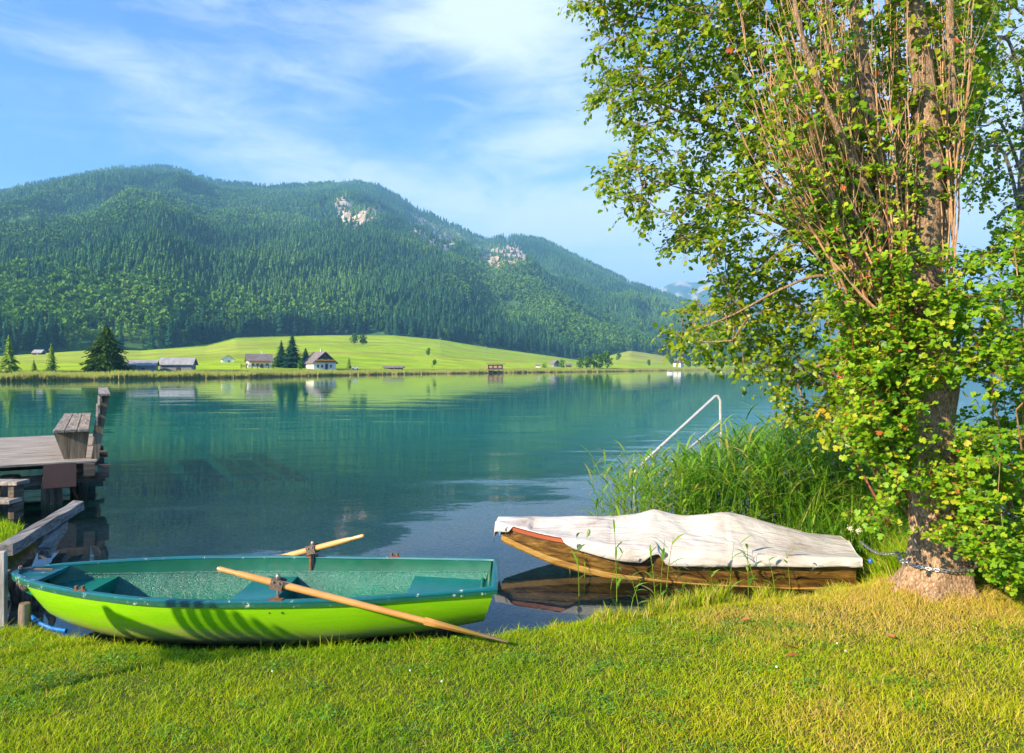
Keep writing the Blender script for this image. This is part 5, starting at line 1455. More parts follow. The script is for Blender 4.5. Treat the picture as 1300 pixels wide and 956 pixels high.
def hull_shadow_caster():  # unseen object, added and shaped to cast the finger shadow on the hull
    gw = grey_wood('shadow_caster_wood', ax=2); c = -.788; q = -.616; h0 = .45 + .51 * 2.4
    def at(i): d = 2.4 + .083 * i; return (-2.37 + .112 * i + c * d, 5.17 + q * d)
    x0, y0 = at(3); z0 = float(ground_z(x0, y0)); e = empty('hull_shadow_caster', (x0, y0, z0)); tag(e, 'added slatted wooden shape out of view on the left lawn, made to shadow the green hull', 'shadow caster')
    L = lambda p, z: (p[0] - x0, p[1] - y0, z - z0)
    m = MB(); m.beam(L(at(-6), h0 - .40), L(at(5), h0 - .40), .04, .085, n=1); m.build('rail', gw, e)
    for i in range(8):
        m = MB(); m.beam(L(at(i), h0 - .40), L(at(i), h0 - .03), .062, .025, up=(.8, -.2, 0)); m.tube([L(at(i), h0 - .03), L(at(i), h0 + .01)], [.031, .012], 8); m.build('slat', gw, e)
    for i in (-6, 5):
        m = MB(); m.beam(L(at(i), z0 - .05), L(at(i), h0 - .34), .05, .05, up=(1, 0, 0)); m.build('post', gw, e)
hull_shadow_caster()

def handrail():
    st = pmat('steel_tube', (.50, .50, .50), (.66, .66, .66), 10, .35, .05, metal=.25)
    Y1, Y2 = 9.6, 10.6
    a = P(806, 640, Y1); b = P(806, 597, Y1); c = P(908, 503, Y2); d = P(914.5, 508, Y2); f = P(915, 575, Y2)
    e = empty('handrail', (a.x, a.y, 0)); tag(e, 'bent galvanised steel handrail rising out of the reeds', 'handrail')
    o = Vector((a.x, a.y, 0)); a.z = -.4
    m = MB(); r = .021
    m.tube([a - o, b - o - Vector((0, 0, .03)), b - o + Vector((.012, .01, 0)), b.lerp(c, .03) - o, c - o, P(911, 502.6, Y2) - o, d - o, f - o, Vector((f.x, f.y, -.5)) - o], r, 10); m.build('top_tube', st, e, smooth=True)
    m = MB(); m.tube([P(806, 626, Y1) - o, P(914, 537, Y2) - o], r * .8, 10); m.build('lower_tube', st, e, smooth=True)
    return e
handrail()

# ------------------------------------------------------------------ reeds
def reed_geo(base, h, lean, nl, rr, dead=False):
    """returns verts, quads(list), tints"""
    V = []; Q = []; T = []
    az = rr.uniform(0, 6.28); dx, dy = math.cos(az) * lean, math.sin(az) * lean
    def pos(t): return Vector((base[0] + dx * t * t * h, base[1] + dy * t * t * h, base[2] + h * t * (1 - .12 * lean * t)))
    tb = rr.uniform(.15, .6)
    segs = 5; r = .0052
    for i in range(segs + 1):
        p = pos(i / segs * .96); rad = r * (1 - .6 * i / segs)
        for k in range(3): V.append((p.x + math.cos(k * 2.094) * rad, p.y + math.sin(k * 2.094) * rad, p.z)); T.append(tb + .35 * (1 - i / segs))
    for i in range(segs):
        for k in range(3): Q.append((3 * i + k, 3 * i + (k + 1) % 3, 3 * i + 3 + (k + 1) % 3, 3 * i + 3 + k))
    for l in range(nl):
        t = .22 + .76 * (l + rr.uniform(0, .8)) / nl; p = pos(min(t, .97)); a = az + l * math.pi + rr.uniform(-.9, .9)
        L = h * rr.uniform(.20, .36) * (1.15 - .5 * abs(t - .6)); el = rr.uniform(.75, 1.25); w = rr.uniform(.008, .015)
        d = Vector((math.cos(a), math.sin(a), 0)); s = Vector((-math.sin(a), math.cos(a), 0)); lt = rr.uniform(0, .75)
        i0 = len(V); ks = 4; c = p.copy(); ang = el
        if rr.random() < .15: lt = rr.uniform(.8, 1)
        for i in range(ks + 1):
            ww = w * math.sin(math.pi * (.12 + .88 * (i / ks) ** .8)) if i < ks else .0004
            V += [tuple(c - s * ww), tuple(c + s * ww)]; T += [lt, lt]
            ang -= rr.uniform(.12, .40); c = c + (d * math.cos(ang) + Vector((0, 0, 1)) * math.sin(ang)) * L / ks
        for i in range(ks): Q.append((i0 + 2 * i, i0 + 2 * i + 1, i0 + 2 * i + 3, i0 + 2 * i + 2))
    return V, Q, T
M_REED = leafmat('reed_leaf', [(0, (.09, .26, .025)), (.4, (.20, .42, .03)), (.75, (.38, .54, .04)), (.9, (.46, .42, .08)), (1, (.56, .42, .18))], trans=.45)
def reeds():
    rr = random.Random(5); V = []; Q = []; T = []
    def add(b, h, lean, nl):
        v, q, t = reed_geo(b, h, lean, nl, rr); n = len(V); V.extend(v); Q.extend([tuple(k + n for k in f) for f in q]); T.extend(t)
    cnt = 0
    tops = [(735, 585), (760, 588), (800, 600), (850, 590), (900, 575), (930, 552), (970, 548), (1010, 540), (1050, 545), (1100, 560), (1160, 580), (1220, 590)]
    while cnt < 1000:
        px = rr.uniform(752, 1240); Y = rr.uniform(7.9, 10.6)
        if px < 880 and rr.random() > .12 + .80 * ((px - 750) / 130) ** 1.5: continue
        X = (px - 650) / F * Y
        if px > 1040 and Y < 8.2 and rr.random() < .3: continue
        top = float(I(px, tops)) - 12 + abs(rr.gauss(0, 20)); zt = H + (HY - top) / F * Y
        if rr.random() < .12: zt += .12
        if zt < .45: continue
        zt = min(zt, 1.75)
        add((X, Y, -.25), zt + .25 + (.12 if px < 860 else .03), rr.uniform(.03, .28), rr.randint(6, 10)); cnt += 1
    o = mesh_np('reeds', np.array(V), [np.array(Q)], M_REED, attrs={'tint': ('POINT', np.array(T))}); tag(o, 'dense clump of tall green reeds behind the covered boat', 'reeds', kind='stuff')
    # long arching sedge leaves at the right of the clump
    n = 1500; V = []; Q = []; T = []
    for i in range(n):
        px = rr.uniform(1000, 1190); Y = rr.uniform(7.6, 8.8); b = Vector(((px - 650) / F * Y, Y, -.05)); a = rr.uniform(0, 6.28); L = rr.uniform(.5, 1.15); ang = rr.uniform(1.1, 1.5); c = b.copy()
        d = Vector((math.cos(a), math.sin(a), 0)); s = Vector((-math.sin(a), math.cos(a), 0)); w = rr.uniform(.004, .008); i0 = len(V); lt = rr.uniform(0, .7) if rr.random() > .1 else .95
        for k in range(7):
            ww = w * (1 - (k / 6) ** 2.5) + .0003; V += [tuple(c - s * ww), tuple(c + s * ww)]; T += [lt, lt]
            c = c + (d * math.cos(ang) + Vector((0, 0, 1)) * math.sin(ang)) * L / 6; ang -= rr.uniform(.08, .32)
        for k in range(6): Q.append((i0 + 2 * k, i0 + 2 * k + 1, i0 + 2 * k + 3, i0 + 2 * k + 2))
    o = mesh_np('sedge', np.array(V), [np.array(Q)], M_REED, attrs={'tint': ('POINT', np.array(T))}); tag(o, 'arching long leaved sedge between reeds and trunk', 'sedge', kind='stuff')
    # single reeds one can count, in front of the covered boat
    spots = [(735, 757, 672, .25), (742, 733, 680, .2), (724, 728, 690, .3), (783, 764, 668, .1), (775, 748, 700, .3), (838, 776, 688, .08), (845, 772, 682, .1), (832, 770, 700, .15), (950, 757, 698, .15), (960, 757, 690, .3), (905, 762, 722, .2), (984, 756, 712, .15), (1003, 752, 700, .1), (870, 768, 715, .2), (926, 760, 690, .1), (812, 785, 730, .2), (800, 778, 735, .3)]
    lb = ['reed bending right at the bow end', 'upright reed just right of the leftmost ones', 'leftmost reed before the hull, broad low leaf', 'tall dark reed reaching the tarpaulin hem', 'thin pale reed with bent leaf', 'tallest of the three reeds at the hem eyelet', 'right one of the three reeds at the hem eyelet', 'left one of the three reeds at the hem eyelet', 'spreading reed before the right half of hull', 'leaning reed before the right half of hull', 'short reed between the two tall groups', 'short upright reed towards the stern', 'last upright reed before the stern', 'short reed right of the hem eyelet', 'thin tall reed before the hull middle', 'low thin reed in open water left of the tufts', 'lowest bent reed in open water']
    for (px, by, ty, ln), l in zip(spots, lb):
        b = G(px, by, 0); zt = H + (HY - ty) / F * b.y
        v, q, t = reed_geo((0, 0, -.06), zt + .10, ln, rr.randint(4, 6), rr)
        v = np.array(v)
        o = mesh_np('reed', v, [np.array(q)], M_REED, attrs={'tint': ('POINT', np.array(t))}); o.location = b
        tag(o, l + ' of the covered boat' if 'hull' in l or 'stern' in l and 'boat' not in l else l, 'reed', 'single reeds in front of the covered boat')
    for i, (px, ty) in enumerate([(757, 583), (768, 600), (783, 590), (796, 598), (776, 585)]):
        Y = 8.9 + .2 * i; b = Vector(((px + 12 - 650) / F * Y, Y, 0)); zt = H + (HY - ty) / F * Y
        v, q, t = reed_geo((0, 0, -.2), zt + .22, .22, 8, rr)
        o = mesh_np('reed', np.array(v), [np.array(q)], M_REED, attrs={'tint': ('POINT', np.array(t))}); o.location = b
        tag(o, 'tall reed standing alone left of the reed clump', 'reed', 'lone reeds at the left edge of the clump')
reeds()
# ------------------------------------------------------------------ near trees
def bark_mat(name, a, b, c, sc=1.0, bump=1.0):
    m, nt, ns, lk = newmat(name)
    out = N(nt, 'ShaderNodeOutputMaterial'); bs = N(nt, 'ShaderNodeBsdfPrincipled'); lk.new(bs.outputs[0], out.inputs[0])
    tc = N(nt, 'ShaderNodeTexCoord'); mp = N(nt, 'ShaderNodeMapping'); mp.inputs['Scale'].default_value = (6 * sc, 6 * sc, 2.6 * sc); lk.new(tc.outputs['Object'], mp.inputs[0])
    n1 = N(nt, 'ShaderNodeTexNoise'); n1.inputs['Scale'].default_value = 3.5; n1.inputs['Detail'].default_value = 10; n1.inputs['Roughness'].default_value = .75; n1.inputs['Distortion'].default_value = 1.2; lk.new(mp.outputs[0], n1.inputs[0])
    vo = N(nt, 'ShaderNodeTexVoronoi'); vo.feature = 'DISTANCE_TO_EDGE'; vo.inputs['Scale'].default_value = 6; lk.new(mp.outputs[0], vo.inputs[0])
    md = N(nt, 'ShaderNodeMath', operation='MULTIPLY_ADD'); lk.new(vo.outputs[0], md.inputs[0]); md.inputs[1].default_value = .45; lk.new(n1.outputs[0], md.inputs[2])
    lk.new(ramp(nt, md.outputs[0], [(.38, a), (.55, b), (.78, c)]), bs.inputs['Base Color']); bs.inputs['Roughness'].default_value = .9; bs.inputs['Specular IOR Level'].default_value = .2
    bp = N(nt, 'ShaderNodeBump'); bp.inputs['Strength'].default_value = bump; bp.inputs['Distance'].default_value = .03; lk.new(md.outputs[0], bp.inputs['Height']); lk.new(bp.outputs[0], bs.inputs['Normal'])
    return m
M_TRUNK = bark_mat('rough_bark', (.11, .065, .035), (.42, .26, .15), (.74, .56, .38), 1.3, 1.0)
M_LIMB = bark_mat('limb_bark', (.10, .065, .035), (.34, .22, .125), (.60, .43, .27), 1.5, .9)
M_SHOOT = pmat('young_shoot_bark', (.34, .17, .08), (.58, .36, .19), 30, .7, .1)
M_REDSH = pmat('red_shoot_bark', (.22, .06, .03), (.34, .12, .06), 30, .7, .1)
M_LEAF1 = leafmat('crown_leaf', [(0, (.07, .16, .008)), (.35, (.17, .29, .010)), (.65, (.33, .42, .012)), (.86, (.52, .48, .02)), (1, (.70, .40, .03))], trans=.5, rough=.38, spec=.5)
M_LEAF2 = leafmat('fresh_leaf', [(0, (.08, .22, .008)), (.4, (.18, .37, .010)), (.75, (.32, .48, .015)), (.92, (.50, .52, .03)), (1, (.55, .14, .04))], trans=.42, rough=.45, spec=.35)

def leaf_mesh(name, base, axis, nrm, size, tint, mat, parent, shape='oval', wid=.42):
    """many leaves, one part"""
    base = np.array(base); axis = np.array(axis); nrm = np.array(nrm); size = np.array(size)[:, None]
    axis /= np.linalg.norm(axis, axis=1, keepdims=True) + 1e-9
    side = np.cross(axis, nrm); side /= np.linalg.norm(side, axis=1, keepdims=True) + 1e-9; up = np.cross(side, axis)
    if shape == 'oval':
        tpl = [(0, 0, 0), (.38, wid, .10), (.80, wid * .62, .04), (1.05, 0, -.10), (.80, -wid * .62, .04), (.38, -wid, .10)]
        fc = [(0, 1, 2, 3), (0, 3, 4, 5)]
    else:   # five lobes
        tpl = [(0, 0, 0), (.10, .42, .05), (.42, .62, .02), (.50, .30, .06), (.86, .42, 0), (1.05, 0, -.10), (.86, -.42, 0), (.50, -.30, .06), (.42, -.62, .02), (.10, -.42, .05)]
        fc = [(0, 1, 2, 3), (0, 3, 4, 5), (0, 5, 6, 7), (0, 7, 8, 9)]
    V = np.stack([base + axis * size * a + side * size * b + up * size * c for a, b, c in tpl], 1).reshape(-1, 3)
    n = len(base); i = np.arange(n)[:, None] * len(tpl)
    Q = np.concatenate([i + np.array([f]) for f in fc], 0)
    tint = np.asarray(tint, float); T = np.repeat(np.where(tint >= .9999, np.clip(tint, 0, 1) * (tint == 1), 0) + np.where(tint == 1, 0, np.clip(tint, 0, .93)), len(tpl))
    return mesh_np(name, V, [Q], mat, parent=parent, attrs={'tint': ('POINT', T)})

class Tree:
    def __init__(s): s.p = []; s.par = []; s.r = []
    def add(s, p, par, r=None): s.p.append(np.array(p, float)); s.par.append(par); s.r.append(r); return len(s.p) - 1
    def path(s, pts, rad, par=-1, sub=5):
        """fixed limb: smooth path, radii given"""
        pts = [np.array(p, float) for p in pts]; ids = []
        n = len(pts)
        for i in range(n - 1):
            p0 = pts[max(i - 1, 0)]; p1 = pts[i]; p2 = pts[i + 1]; p3 = pts[min(i + 2, n - 1)]
            for k in range(sub):
                t = k / sub
                q = .5 * ((2 * p1) + (-p0 + p2) * t + (2 * p0 - 5 * p1 + 4 * p2 - p3) * t * t + (-p0 + 3 * p1 - 3 * p2 + p3) * t ** 3)
                par = s.add(q, par, rad[i] + (rad[i + 1] - rad[i]) * t); ids.append(par)
        ids.append(s.add(pts[-1], par, rad[-1])); return ids
    def grow(s, targets, seg=.16, rng=None, up=.25, minr=.0035, exp=.5, start=0):
        """connect each target to the nearest wood already there"""
        arr = np.array(s.p); tg = np.array(targets)
        d = np.min(np.linalg.norm(tg[:, None, :] - arr[None, ::2, :], axis=2), axis=1)
        order = np.argsort(d); n0 = len(s.p); ends = []
        cap = len(s.p) + int(d.sum() / seg * 1.5) + len(tg) * 3; A = np.zeros((cap, 3)); A[:n0] = arr; cnt = n0
        for q in order:
            t = tg[q]; dv = A[start:cnt] - t; dist = np.sqrt((dv ** 2).sum(1)) + up * np.maximum(dv[:, 2], 0) * .9
            j = int(np.argmin(dist)) + start; L = np.linalg.norm(A[j] - t)
            if L < .05: ends.append(j); continue
            n = max(1, int(round(L / seg))); par = j; p0 = A[j]
            bend = rng.normal(0, .10 * L, 3); bend[2] -= .04 * L
            for k in range(1, n + 1):
                f = k / n; p = p0 + (t - p0) * f + bend * math.sin(math.pi * f) * (1 if k < n else 0) + (rng.normal(0, .012, 3) if k < n else 0)
                if cnt >= cap: break
                par = s.add(p, par, None); A[cnt] = p; cnt += 1
            ends.append(par)
        # pipe model radii for the grown part
        n = len(s.p); w = np.zeros(n); ch = np.zeros(n, int)
        for i in range(n):
            if s.par[i] >= 0: ch[s.par[i]] += 1
        for i in range(n - 1, -1, -1):
            if ch[i] == 0: w[i] = max(w[i], 1)
            if s.par[i] >= 0 and s.r[i] is None: w[s.par[i]] += w[i]
        for i in range(n):
            if s.r[i] is None: s.r[i] = min(minr * w[i] ** exp, .04)
        return ends
    def tubes(s, name, mat, parent, lo=0, minseg=4, sel=None):
        """skin chains of nodes as tubes, one mesh"""
        n = len(s.p); kids = [[] for _ in range(n)]
        for i in range(n):
            if s.par[i] >= 0: kids[s.par[i]].append(i)
        V = []; Q = []; done = [False] * n
        def frame(d):
            a = np.cross(d, (0.2, .1, 1)); 
            if np.linalg.norm(a) < 1e-3: a = np.cross(d, (1, 0, 0))
            a /= np.linalg.norm(a); return a, np.cross(d, a)
        for i in range(n):
            if s.par[i] >= 0 and not (sel is None or sel(i)): continue
            # a chain starts where the parent's main child is not me
            pr = s.par[i]
            if pr >= 0:
                main = max(kids[pr], key=lambda c: s.r[c])
                if main == i and (sel is None or sel(pr)): continue
            if sel is not None and not sel(i): continue
            chain = [pr] if pr >= 0 else []
            c = i
            while True:
                chain.append(c)
                ks = [k for k in kids[c] if sel is None or sel(k)]
                if not ks: break
                c = max(ks, key=lambda k: s.r[k])
            if len(chain) < 2: continue
            rad0 = s.r[i]; ns = 14 if rad0 > .05 else (8 if rad0 > .018 else (5 if rad0 > .007 else 3))
            pa = None; st = len(V)
            for k, q in enumerate(chain):
                d = s.p[chain[min(k + 1, len(chain) - 1)]] - s.p[chain[max(k - 1, 0)]]; d = d / (np.linalg.norm(d) + 1e-9)
                if pa is None: a, b = frame(d)
                else:
                    a = pa - d * np.dot(pa, d); a /= np.linalg.norm(a) + 1e-9; b = np.cross(d, a)
                pa = a; rr_ = rad0 if (k == 0 and pr >= 0) else s.r[q]
                if k == len(chain) - 1: rr_ *= .5
                for m_ in range(ns):
                    t = 2 * math.pi * m_ / ns; V.append(s.p[q] + (a * math.cos(t) + b * math.sin(t)) * rr_)
            for k in range(len(chain) - 1):
                for m_ in range(ns): Q.append((st + k * ns + m_, st + k * ns + (m_ + 1) % ns, st + (k + 1) * ns + (m_ + 1) % ns, st + (k + 1) * ns + m_))
        if not V: return None
        return mesh_np(name, np.array(V), [np.array(Q)], mat, parent=parent, smooth=True)

def sample_crown(polys, n, depth, rng, nsc=1.3, thr=-.08, minsep=0):
    """points filling a crown volume: (polygon seen from the lake path, distance range); gaps from 3D noise"""
    out = []
    xs = [p[0] for pg in polys for p in pg]; ys = [p[1] for pg in polys for p in pg]
    while len(out) < n:
        px = rng.uniform(min(xs), max(xs), 4000); py = rng.uniform(min(ys), max(ys), 4000)
        ok = np.zeros(4000, bool)
        for pg in polys: ok |= inpoly(px, py, pg)
        for a, b in zip(px[ok], py[ok]):
            Y0, Y1 = depth(a, b); Y = Y0 + (Y1 - Y0) * rng.random()
            X = (a - 650) / F * Y; Z = H + (HY - b) / F * Y
            if mnoise.noise(Vector((X * nsc, Y * nsc, Z * nsc))) < thr: continue
            out.append((X, Y, Z))
            if len(out) >= n: break
    return np.array(out)

def twigs(points, dirs, nleaf, L, rng, droop, lsize, tint_mu, tint_sd, sun=.0, spread=.5, order=.35):
    """short twigs with alternate leaves; returns twig polylines + leaf arrays"""
    B = []; A = []; Nn = []; S = []; T = []; tv = []; tq = []
    for p, d in zip(points, dirs):
        d = d + rng.normal(0, spread, 3); d[2] -= droop * rng.random(); d /= np.linalg.norm(d) + 1e-9
        l = L * rng.uniform(.6, 1.3); g = np.array([0, 0, -droop * .5]); mu = tint_mu + rng.normal(0, tint_sd * .6)
        pts = [p + d * l * t + g * l * t * t for t in (0, .5, 1)]
        i0 = len(tv); sd = np.cross(d, (0, 0, 1.)); sd /= np.linalg.norm(sd) + 1e-9; u2 = np.cross(sd, d)
        for q, r in zip(pts, (.0028, .002, .001)):
            tv += [q + sd * r, q - sd * r * .5 + u2 * r * .87, q - sd * r * .5 - u2 * r * .87]
        for k in range(2):
            for m_ in range(3): tq.append((i0 + 3 * k + m_, i0 + 3 * k + (m_ + 1) % 3, i0 + 3 * k + 3 + (m_ + 1) % 3, i0 + 3 * k + 3 + m_))
        k = nleaf + rng.integers(-2, 3)
        for j in range(max(2, k)):
            t = .12 + .88 * j / max(1, k - 1); q = p + d * l * t + g * l * t * t
            a = sd * (1 if j % 2 else -1) * rng.uniform(.4, 1.1) + d * rng.uniform(.2, .9) + rng.normal(0, .35, 3); a[2] -= droop * rng.uniform(.1, 1.2)
            a /= np.linalg.norm(a) + 1e-9
            q2 = q + a * .018
            nn = rng.normal(0, order, 3) + np.array([-.45, -.45, .75])
            B.append(q2); A.append(a); Nn.append(nn); S.append(lsize * rng.uniform(.45, 1.35)); T.append(mu + rng.normal(0, tint_sd))
    return np.array(tv), np.array(tq), B, A, Nn, S, T

CROWN = [[(725, -6), (740, 8), (772, 26), (776, 42), (744, 56), (768, 70), (756, 88), (775, 96), (752, 114), (758, 128), (780, 132), (790, 156), (806, 164), (848, 168), (868, 176), (900, 170), (930, 205), (1240, 200), (1260, -120), (760, -120)],
         [(760, 219), (784, 212), (800, 182), (815, 178), (840, 186), (880, 172), (930, 160), (1180, 200), (1180, 420), (1000, 420), (960, 350), (925, 330), (900, 312), (872, 318), (850, 300), (862, 288), (845, 274), (822, 278), (800, 262), (782, 240)],
         [(880, 350), (895, 335), (925, 322), (1000, 330), (1130, 390), (1150, 480), (1110, 560), (1075, 545), (1010, 535), (985, 500), (990, 470), (965, 480), (968, 455), (930, 455), (905, 447), (880, 452), (872, 435), (846, 428), (852, 412), (826, 396), (846, 388), (850, 372), (876, 384), (905, 372)]]
def main_tree():
    rng = np.random.default_rng(21)
    e = empty('big_tree', (TREE[0], TREE[1], float(ground_z(*TREE)))); tag(e, 'big rough barked tree with many upright shoots, chain round its trunk', 'tree')
    off = Vector(e.location)
    Y = TREE[1]
    # trunk: rings with knobbly bark
    prof = [(742, 1185, 41), (735, 1186, 38.5), (715, 1190, 36), (690, 1192, 35), (650, 1190, 35), (600, 1186, 31), (560, 1181, 30), (520, 1180, 34), (490, 1180, 37), (450, 1178, 33), (410, 1172, 30), (380, 1168, 33), (350, 1160, 37), (325, 1158, 36)]
    ns = 48; rows = 130; V = []
    pys = np.linspace(750, 322, rows); pr = prof[::-1]
    for i, py in enumerate(pys):
        cx = float(I(py, [(p[0], p[1]) for p in pr])); rw = float(I(py, [(p[0], p[2]) for p in pr])) * (.86 + .14 * float(sstep(670, 715, py)))
        if py > 742: rw = 41 + (py - 742) * .5
        z = H + (HY - py) / F * Y; X = (cx - 650) / F * Y
        if i == 0: z -= .2
        for k in range(ns):
            a = 2 * math.pi * k / ns
            r = rw / F * Y
            n = mnoise.noise(Vector((math.cos(a) * 2.2, math.sin(a) * 2.2, z * 1.6))) * .12 + mnoise.noise(Vector((math.cos(a) * 6, math.sin(a) * 6, z * 3.5))) * .07 + abs(mnoise.noise(Vector((math.cos(a) * 13, math.sin(a) * 13, z * 5)))) * .07
            fl = .30 * max(0, math.sin(a * 6 + 1 + math.sin(a * 2))) * max(0, (py - 705) / 45) ** 1.5
            r *= 1 + n + fl
            V.append((X + math.cos(a) * r, Y + math.sin(a) * r, z))
    Q = [(i * ns + k, i * ns + (k + 1) % ns, (i + 1) * ns + (k + 1) % ns, (i + 1) * ns + k) for i in range(rows - 1) for k in range(ns)]
    V = np.array(V) - np.array(off); mesh_np('trunk', V, [np.array(Q)], M_TRUNK, parent=e, smooth=True)
    # limbs
    T = Tree()
    def lp(*q): return [np.array(P(a, b, c)) for a, b, c in q]
    f = F / Y
    limbs = []
    limbs.append(T.path(lp((1165, 345, 5.85), (1176, 270, 5.75), (1180, 190, 5.7), (1172, 100, 5.7), (1160, 0, 5.8), (1150, -160, 6.3), (1148, -420, 6.5)), [.15, .12, .098, .085, .075, .06, .03]))
    limbs.append(T.path(lp((1150, 345, 5.8), (1128, 270, 5.7), (1112, 190, 5.65), (1095, 90, 5.6), (1085, -20, 5.6), (1072, -250, 5.6)), [.10, .075, .06, .052, .045, .02]))
    limbs.append(T.path(lp((1140, 350, 6.1), (1100, 290, 6.3), (1070, 230, 6.4), (1058, 150, 6.6), (1050, 40, 6.8), (1040, -200, 7.0)), [.09, .06, .05, .042, .036, .015]))
    limbs.append(T.path(lp((1185, 350, 5.85), (1203, 250, 5.7), (1209, 150, 5.65), (1206, 40, 5.6), (1206, -120, 5.6)), [.07, .038, .034, .030, .02]))
    limbs.append(T.path(lp((1160, 350, 6.1), (1150, 250, 6.5), (1140, 120, 6.8), (1125, -60, 7.0)), [.10, .07, .06, .04]))
    # long leaning branches
    limbs.append(T.path(lp((1140, 340, 5.8), (1108, 258, 5.55), (1067, 172, 5.45), (1036, 100, 5.4), (1012, 20, 5.4), (1000, -80, 5.4)), [.040, .028, .025, .022, .018, .010]))
    limbs.append(T.path(lp((1130, 400, 5.8), (1080, 365, 5.7), (1040, 350, 5.7), (990, 368, 5.8), (930, 400, 5.9), (880, 420, 6.0)), [.03, .017, .013, .011, .008, .004]))
    limbs.append(T.path(lp((1120, 300, 6.3), (1040, 240, 6.6), (960, 190, 6.8), (880, 150, 7.0), (810, 118, 7.1)), [.05, .035, .026, .018, .007]))
    limbs.append(T.path(lp((1070, 130, 6.6), (990, 80, 6.8), (900, 40, 7.0), (800, 20, 7.2)), [.035, .026, .018, .006]))
    limbs.append(T.path(lp((1110, 330, 6.2), (1030, 300, 6.5), (940, 262, 6.7), (850, 235, 6.8)), [.04, .026, .016, .006]))
    limbs.append(T.path(lp((1150, 470, 6.1), (1100, 450, 6.3), (1050, 460, 6.5), (1010, 480, 6.6)), [.04, .026, .018, .006]))
    nl = len(T.p)
    for i in range(len(T.p)): T.p[i] = T.p[i]
    def depth(a, b):
        u = np.clip((a - 730) / 450, 0, 1); c = 6.7 - .15 * u; th = .55 + 1.1 * u ** .7
        return c - th * .6, c + th * .9
    tg = sample_crown(CROWN, 1900, depth, rng, 1.6, -.12)
    ends = T.grow(tg, rng=rng)
    T.p = [p - np.array(off) for p in T.p]
    T.tubes('limb', M_LIMB, e, sel=lambda i: i < nl)
    tag(T.tubes('branches', M_LIMB, e, sel=lambda i: i >= nl), kind='stuff')
    # twigs from grown nodes
    par = np.array(T.par); P_ = np.array(T.p)
    cand = [i for i in range(nl, len(T.p)) if T.r[i] < .012]
    pts = []; dirs = []
    for i in cand:
        d = P_[i] - P_[par[i]]; d = d / (np.linalg.norm(d) + 1e-9)
        if rng.random() < .85: pts.append(P_[i]); dirs.append(d)
    for i in ends:
        d = P_[i] - P_[par[i]] if par[i] >= 0 else np.array([0, 0, 1.]); d = d / (np.linalg.norm(d) + 1e-9)
        for _ in range(2): pts.append(P_[i]); dirs.append(d + rng.normal(0, .4, 3))
    tv, tq, B, A, Nn, S, Tt = twigs(pts, dirs, 9, .19, rng, .55, .052, .46, .17)
    mesh_np('twigs', tv, [tq], M_LIMB, parent=e)
    print('crown leaves', len(B))
    leaf_mesh('crown', B, A, Nn, S, Tt, M_LEAF1, e)
    # upright shoots springing from the old pollard head
    sh = MB(); rr = random.Random(17); SP = []; 
    def bez(a, b, c, d, n=14):
        out = []
        for i in range(n + 1):
            t = i / n; out.append(a * (1 - t) ** 3 + b * 3 * t * (1 - t) ** 2 + c * 3 * t * t * (1 - t) + d * t ** 3)
        return out
    for i in range(104):
        if i < 44:   # the fan at the left
            a = P(rr.uniform(1075, 1135), rr.uniform(330, 410), rr.uniform(5.5, 5.9)); k = rr.random()
            tx = 925 + 150 * k + rr.uniform(-12, 12); ty = rr.uniform(-60, 170)
            if rr.random() < .4: ty = rr.uniform(60, 240)
            d = P(tx, ty, rr.uniform(5.1, 6.2)); mid = P(tx + 55 - 20 * k, 300, 5.6)
            w = rr.uniform(.005, .012)
        else:
            sx = rr.uniform(1085, 1160) if rr.random() < .75 else rr.uniform(1195, 1212); a = P(sx, rr.uniform(280, 400), rr.uniform(5.55, 5.9))
            tx = 1010 + (sx - 1090) * 1.8 + rr.uniform(-45, 45); d = P(tx, rr.uniform(-120, 160), rr.uniform(5.2, 6.2)); mid = P((sx * .6 + tx * .4), 210, 5.55); w = rr.uniform(.005, .013)
        b = a.lerp(mid, .55) + Vector((-.03, -.05, -.02)); c = mid.lerp(d, .3)
        pts = bez(a, b, c, d); pts = [p + Vector((rr.gauss(0, .006), rr.gauss(0, .006), 0)) - off for p in pts]
        sh.tube(pts, [w * (1 - .75 * t / 14) for t in range(15)], 5); SP.append((pts, w))
        # side twigs
        for q in range(rr.randint(2, 6)):
            j = rr.randint(4, 13); p = pts[j]; dd = (pts[j] - pts[j - 1]).normalized(); s2 = Vector((rr.gauss(0, .5), rr.gauss(0, .4), .2)); l = rr.uniform(.15, .45)
            tp = [p, p + (dd + s2) * l * .5, p + (dd * 1.3 + s2) * l]; sh.tube(tp, [w * .4, w * .28, w * .12], 4)
    sh.build('upright_shoots', M_SHOOT, e, smooth=True)
    # leaves on the shoots
    pts = []; dirs = []
    for pl, w in SP:
        for j in range(5, 15):
            if rr.random() < .62: pts.append(np.array(pl[j]) + np.random.normal(0, .0, 3)); dirs.append(np.array((pl[j] - pl[j - 1]).normalized()))
    tv, tq, B, A, Nn, S, Tt = twigs(pts, dirs, 6, .13, rng, .2, .044, .52, .22, spread=.8)
    Tt = np.array(Tt); red = rng.random(len(Tt)) < .008; Tt[red] = 1
    leaf_mesh('shoot_leaves', B, A, Nn, S, Tt, M_LEAF2, e, shape='lobed')
    # sprouting growth round the trunk: red stems climbing, leaves in front of the bark
    sh = MB(); pts = []; dirs = []
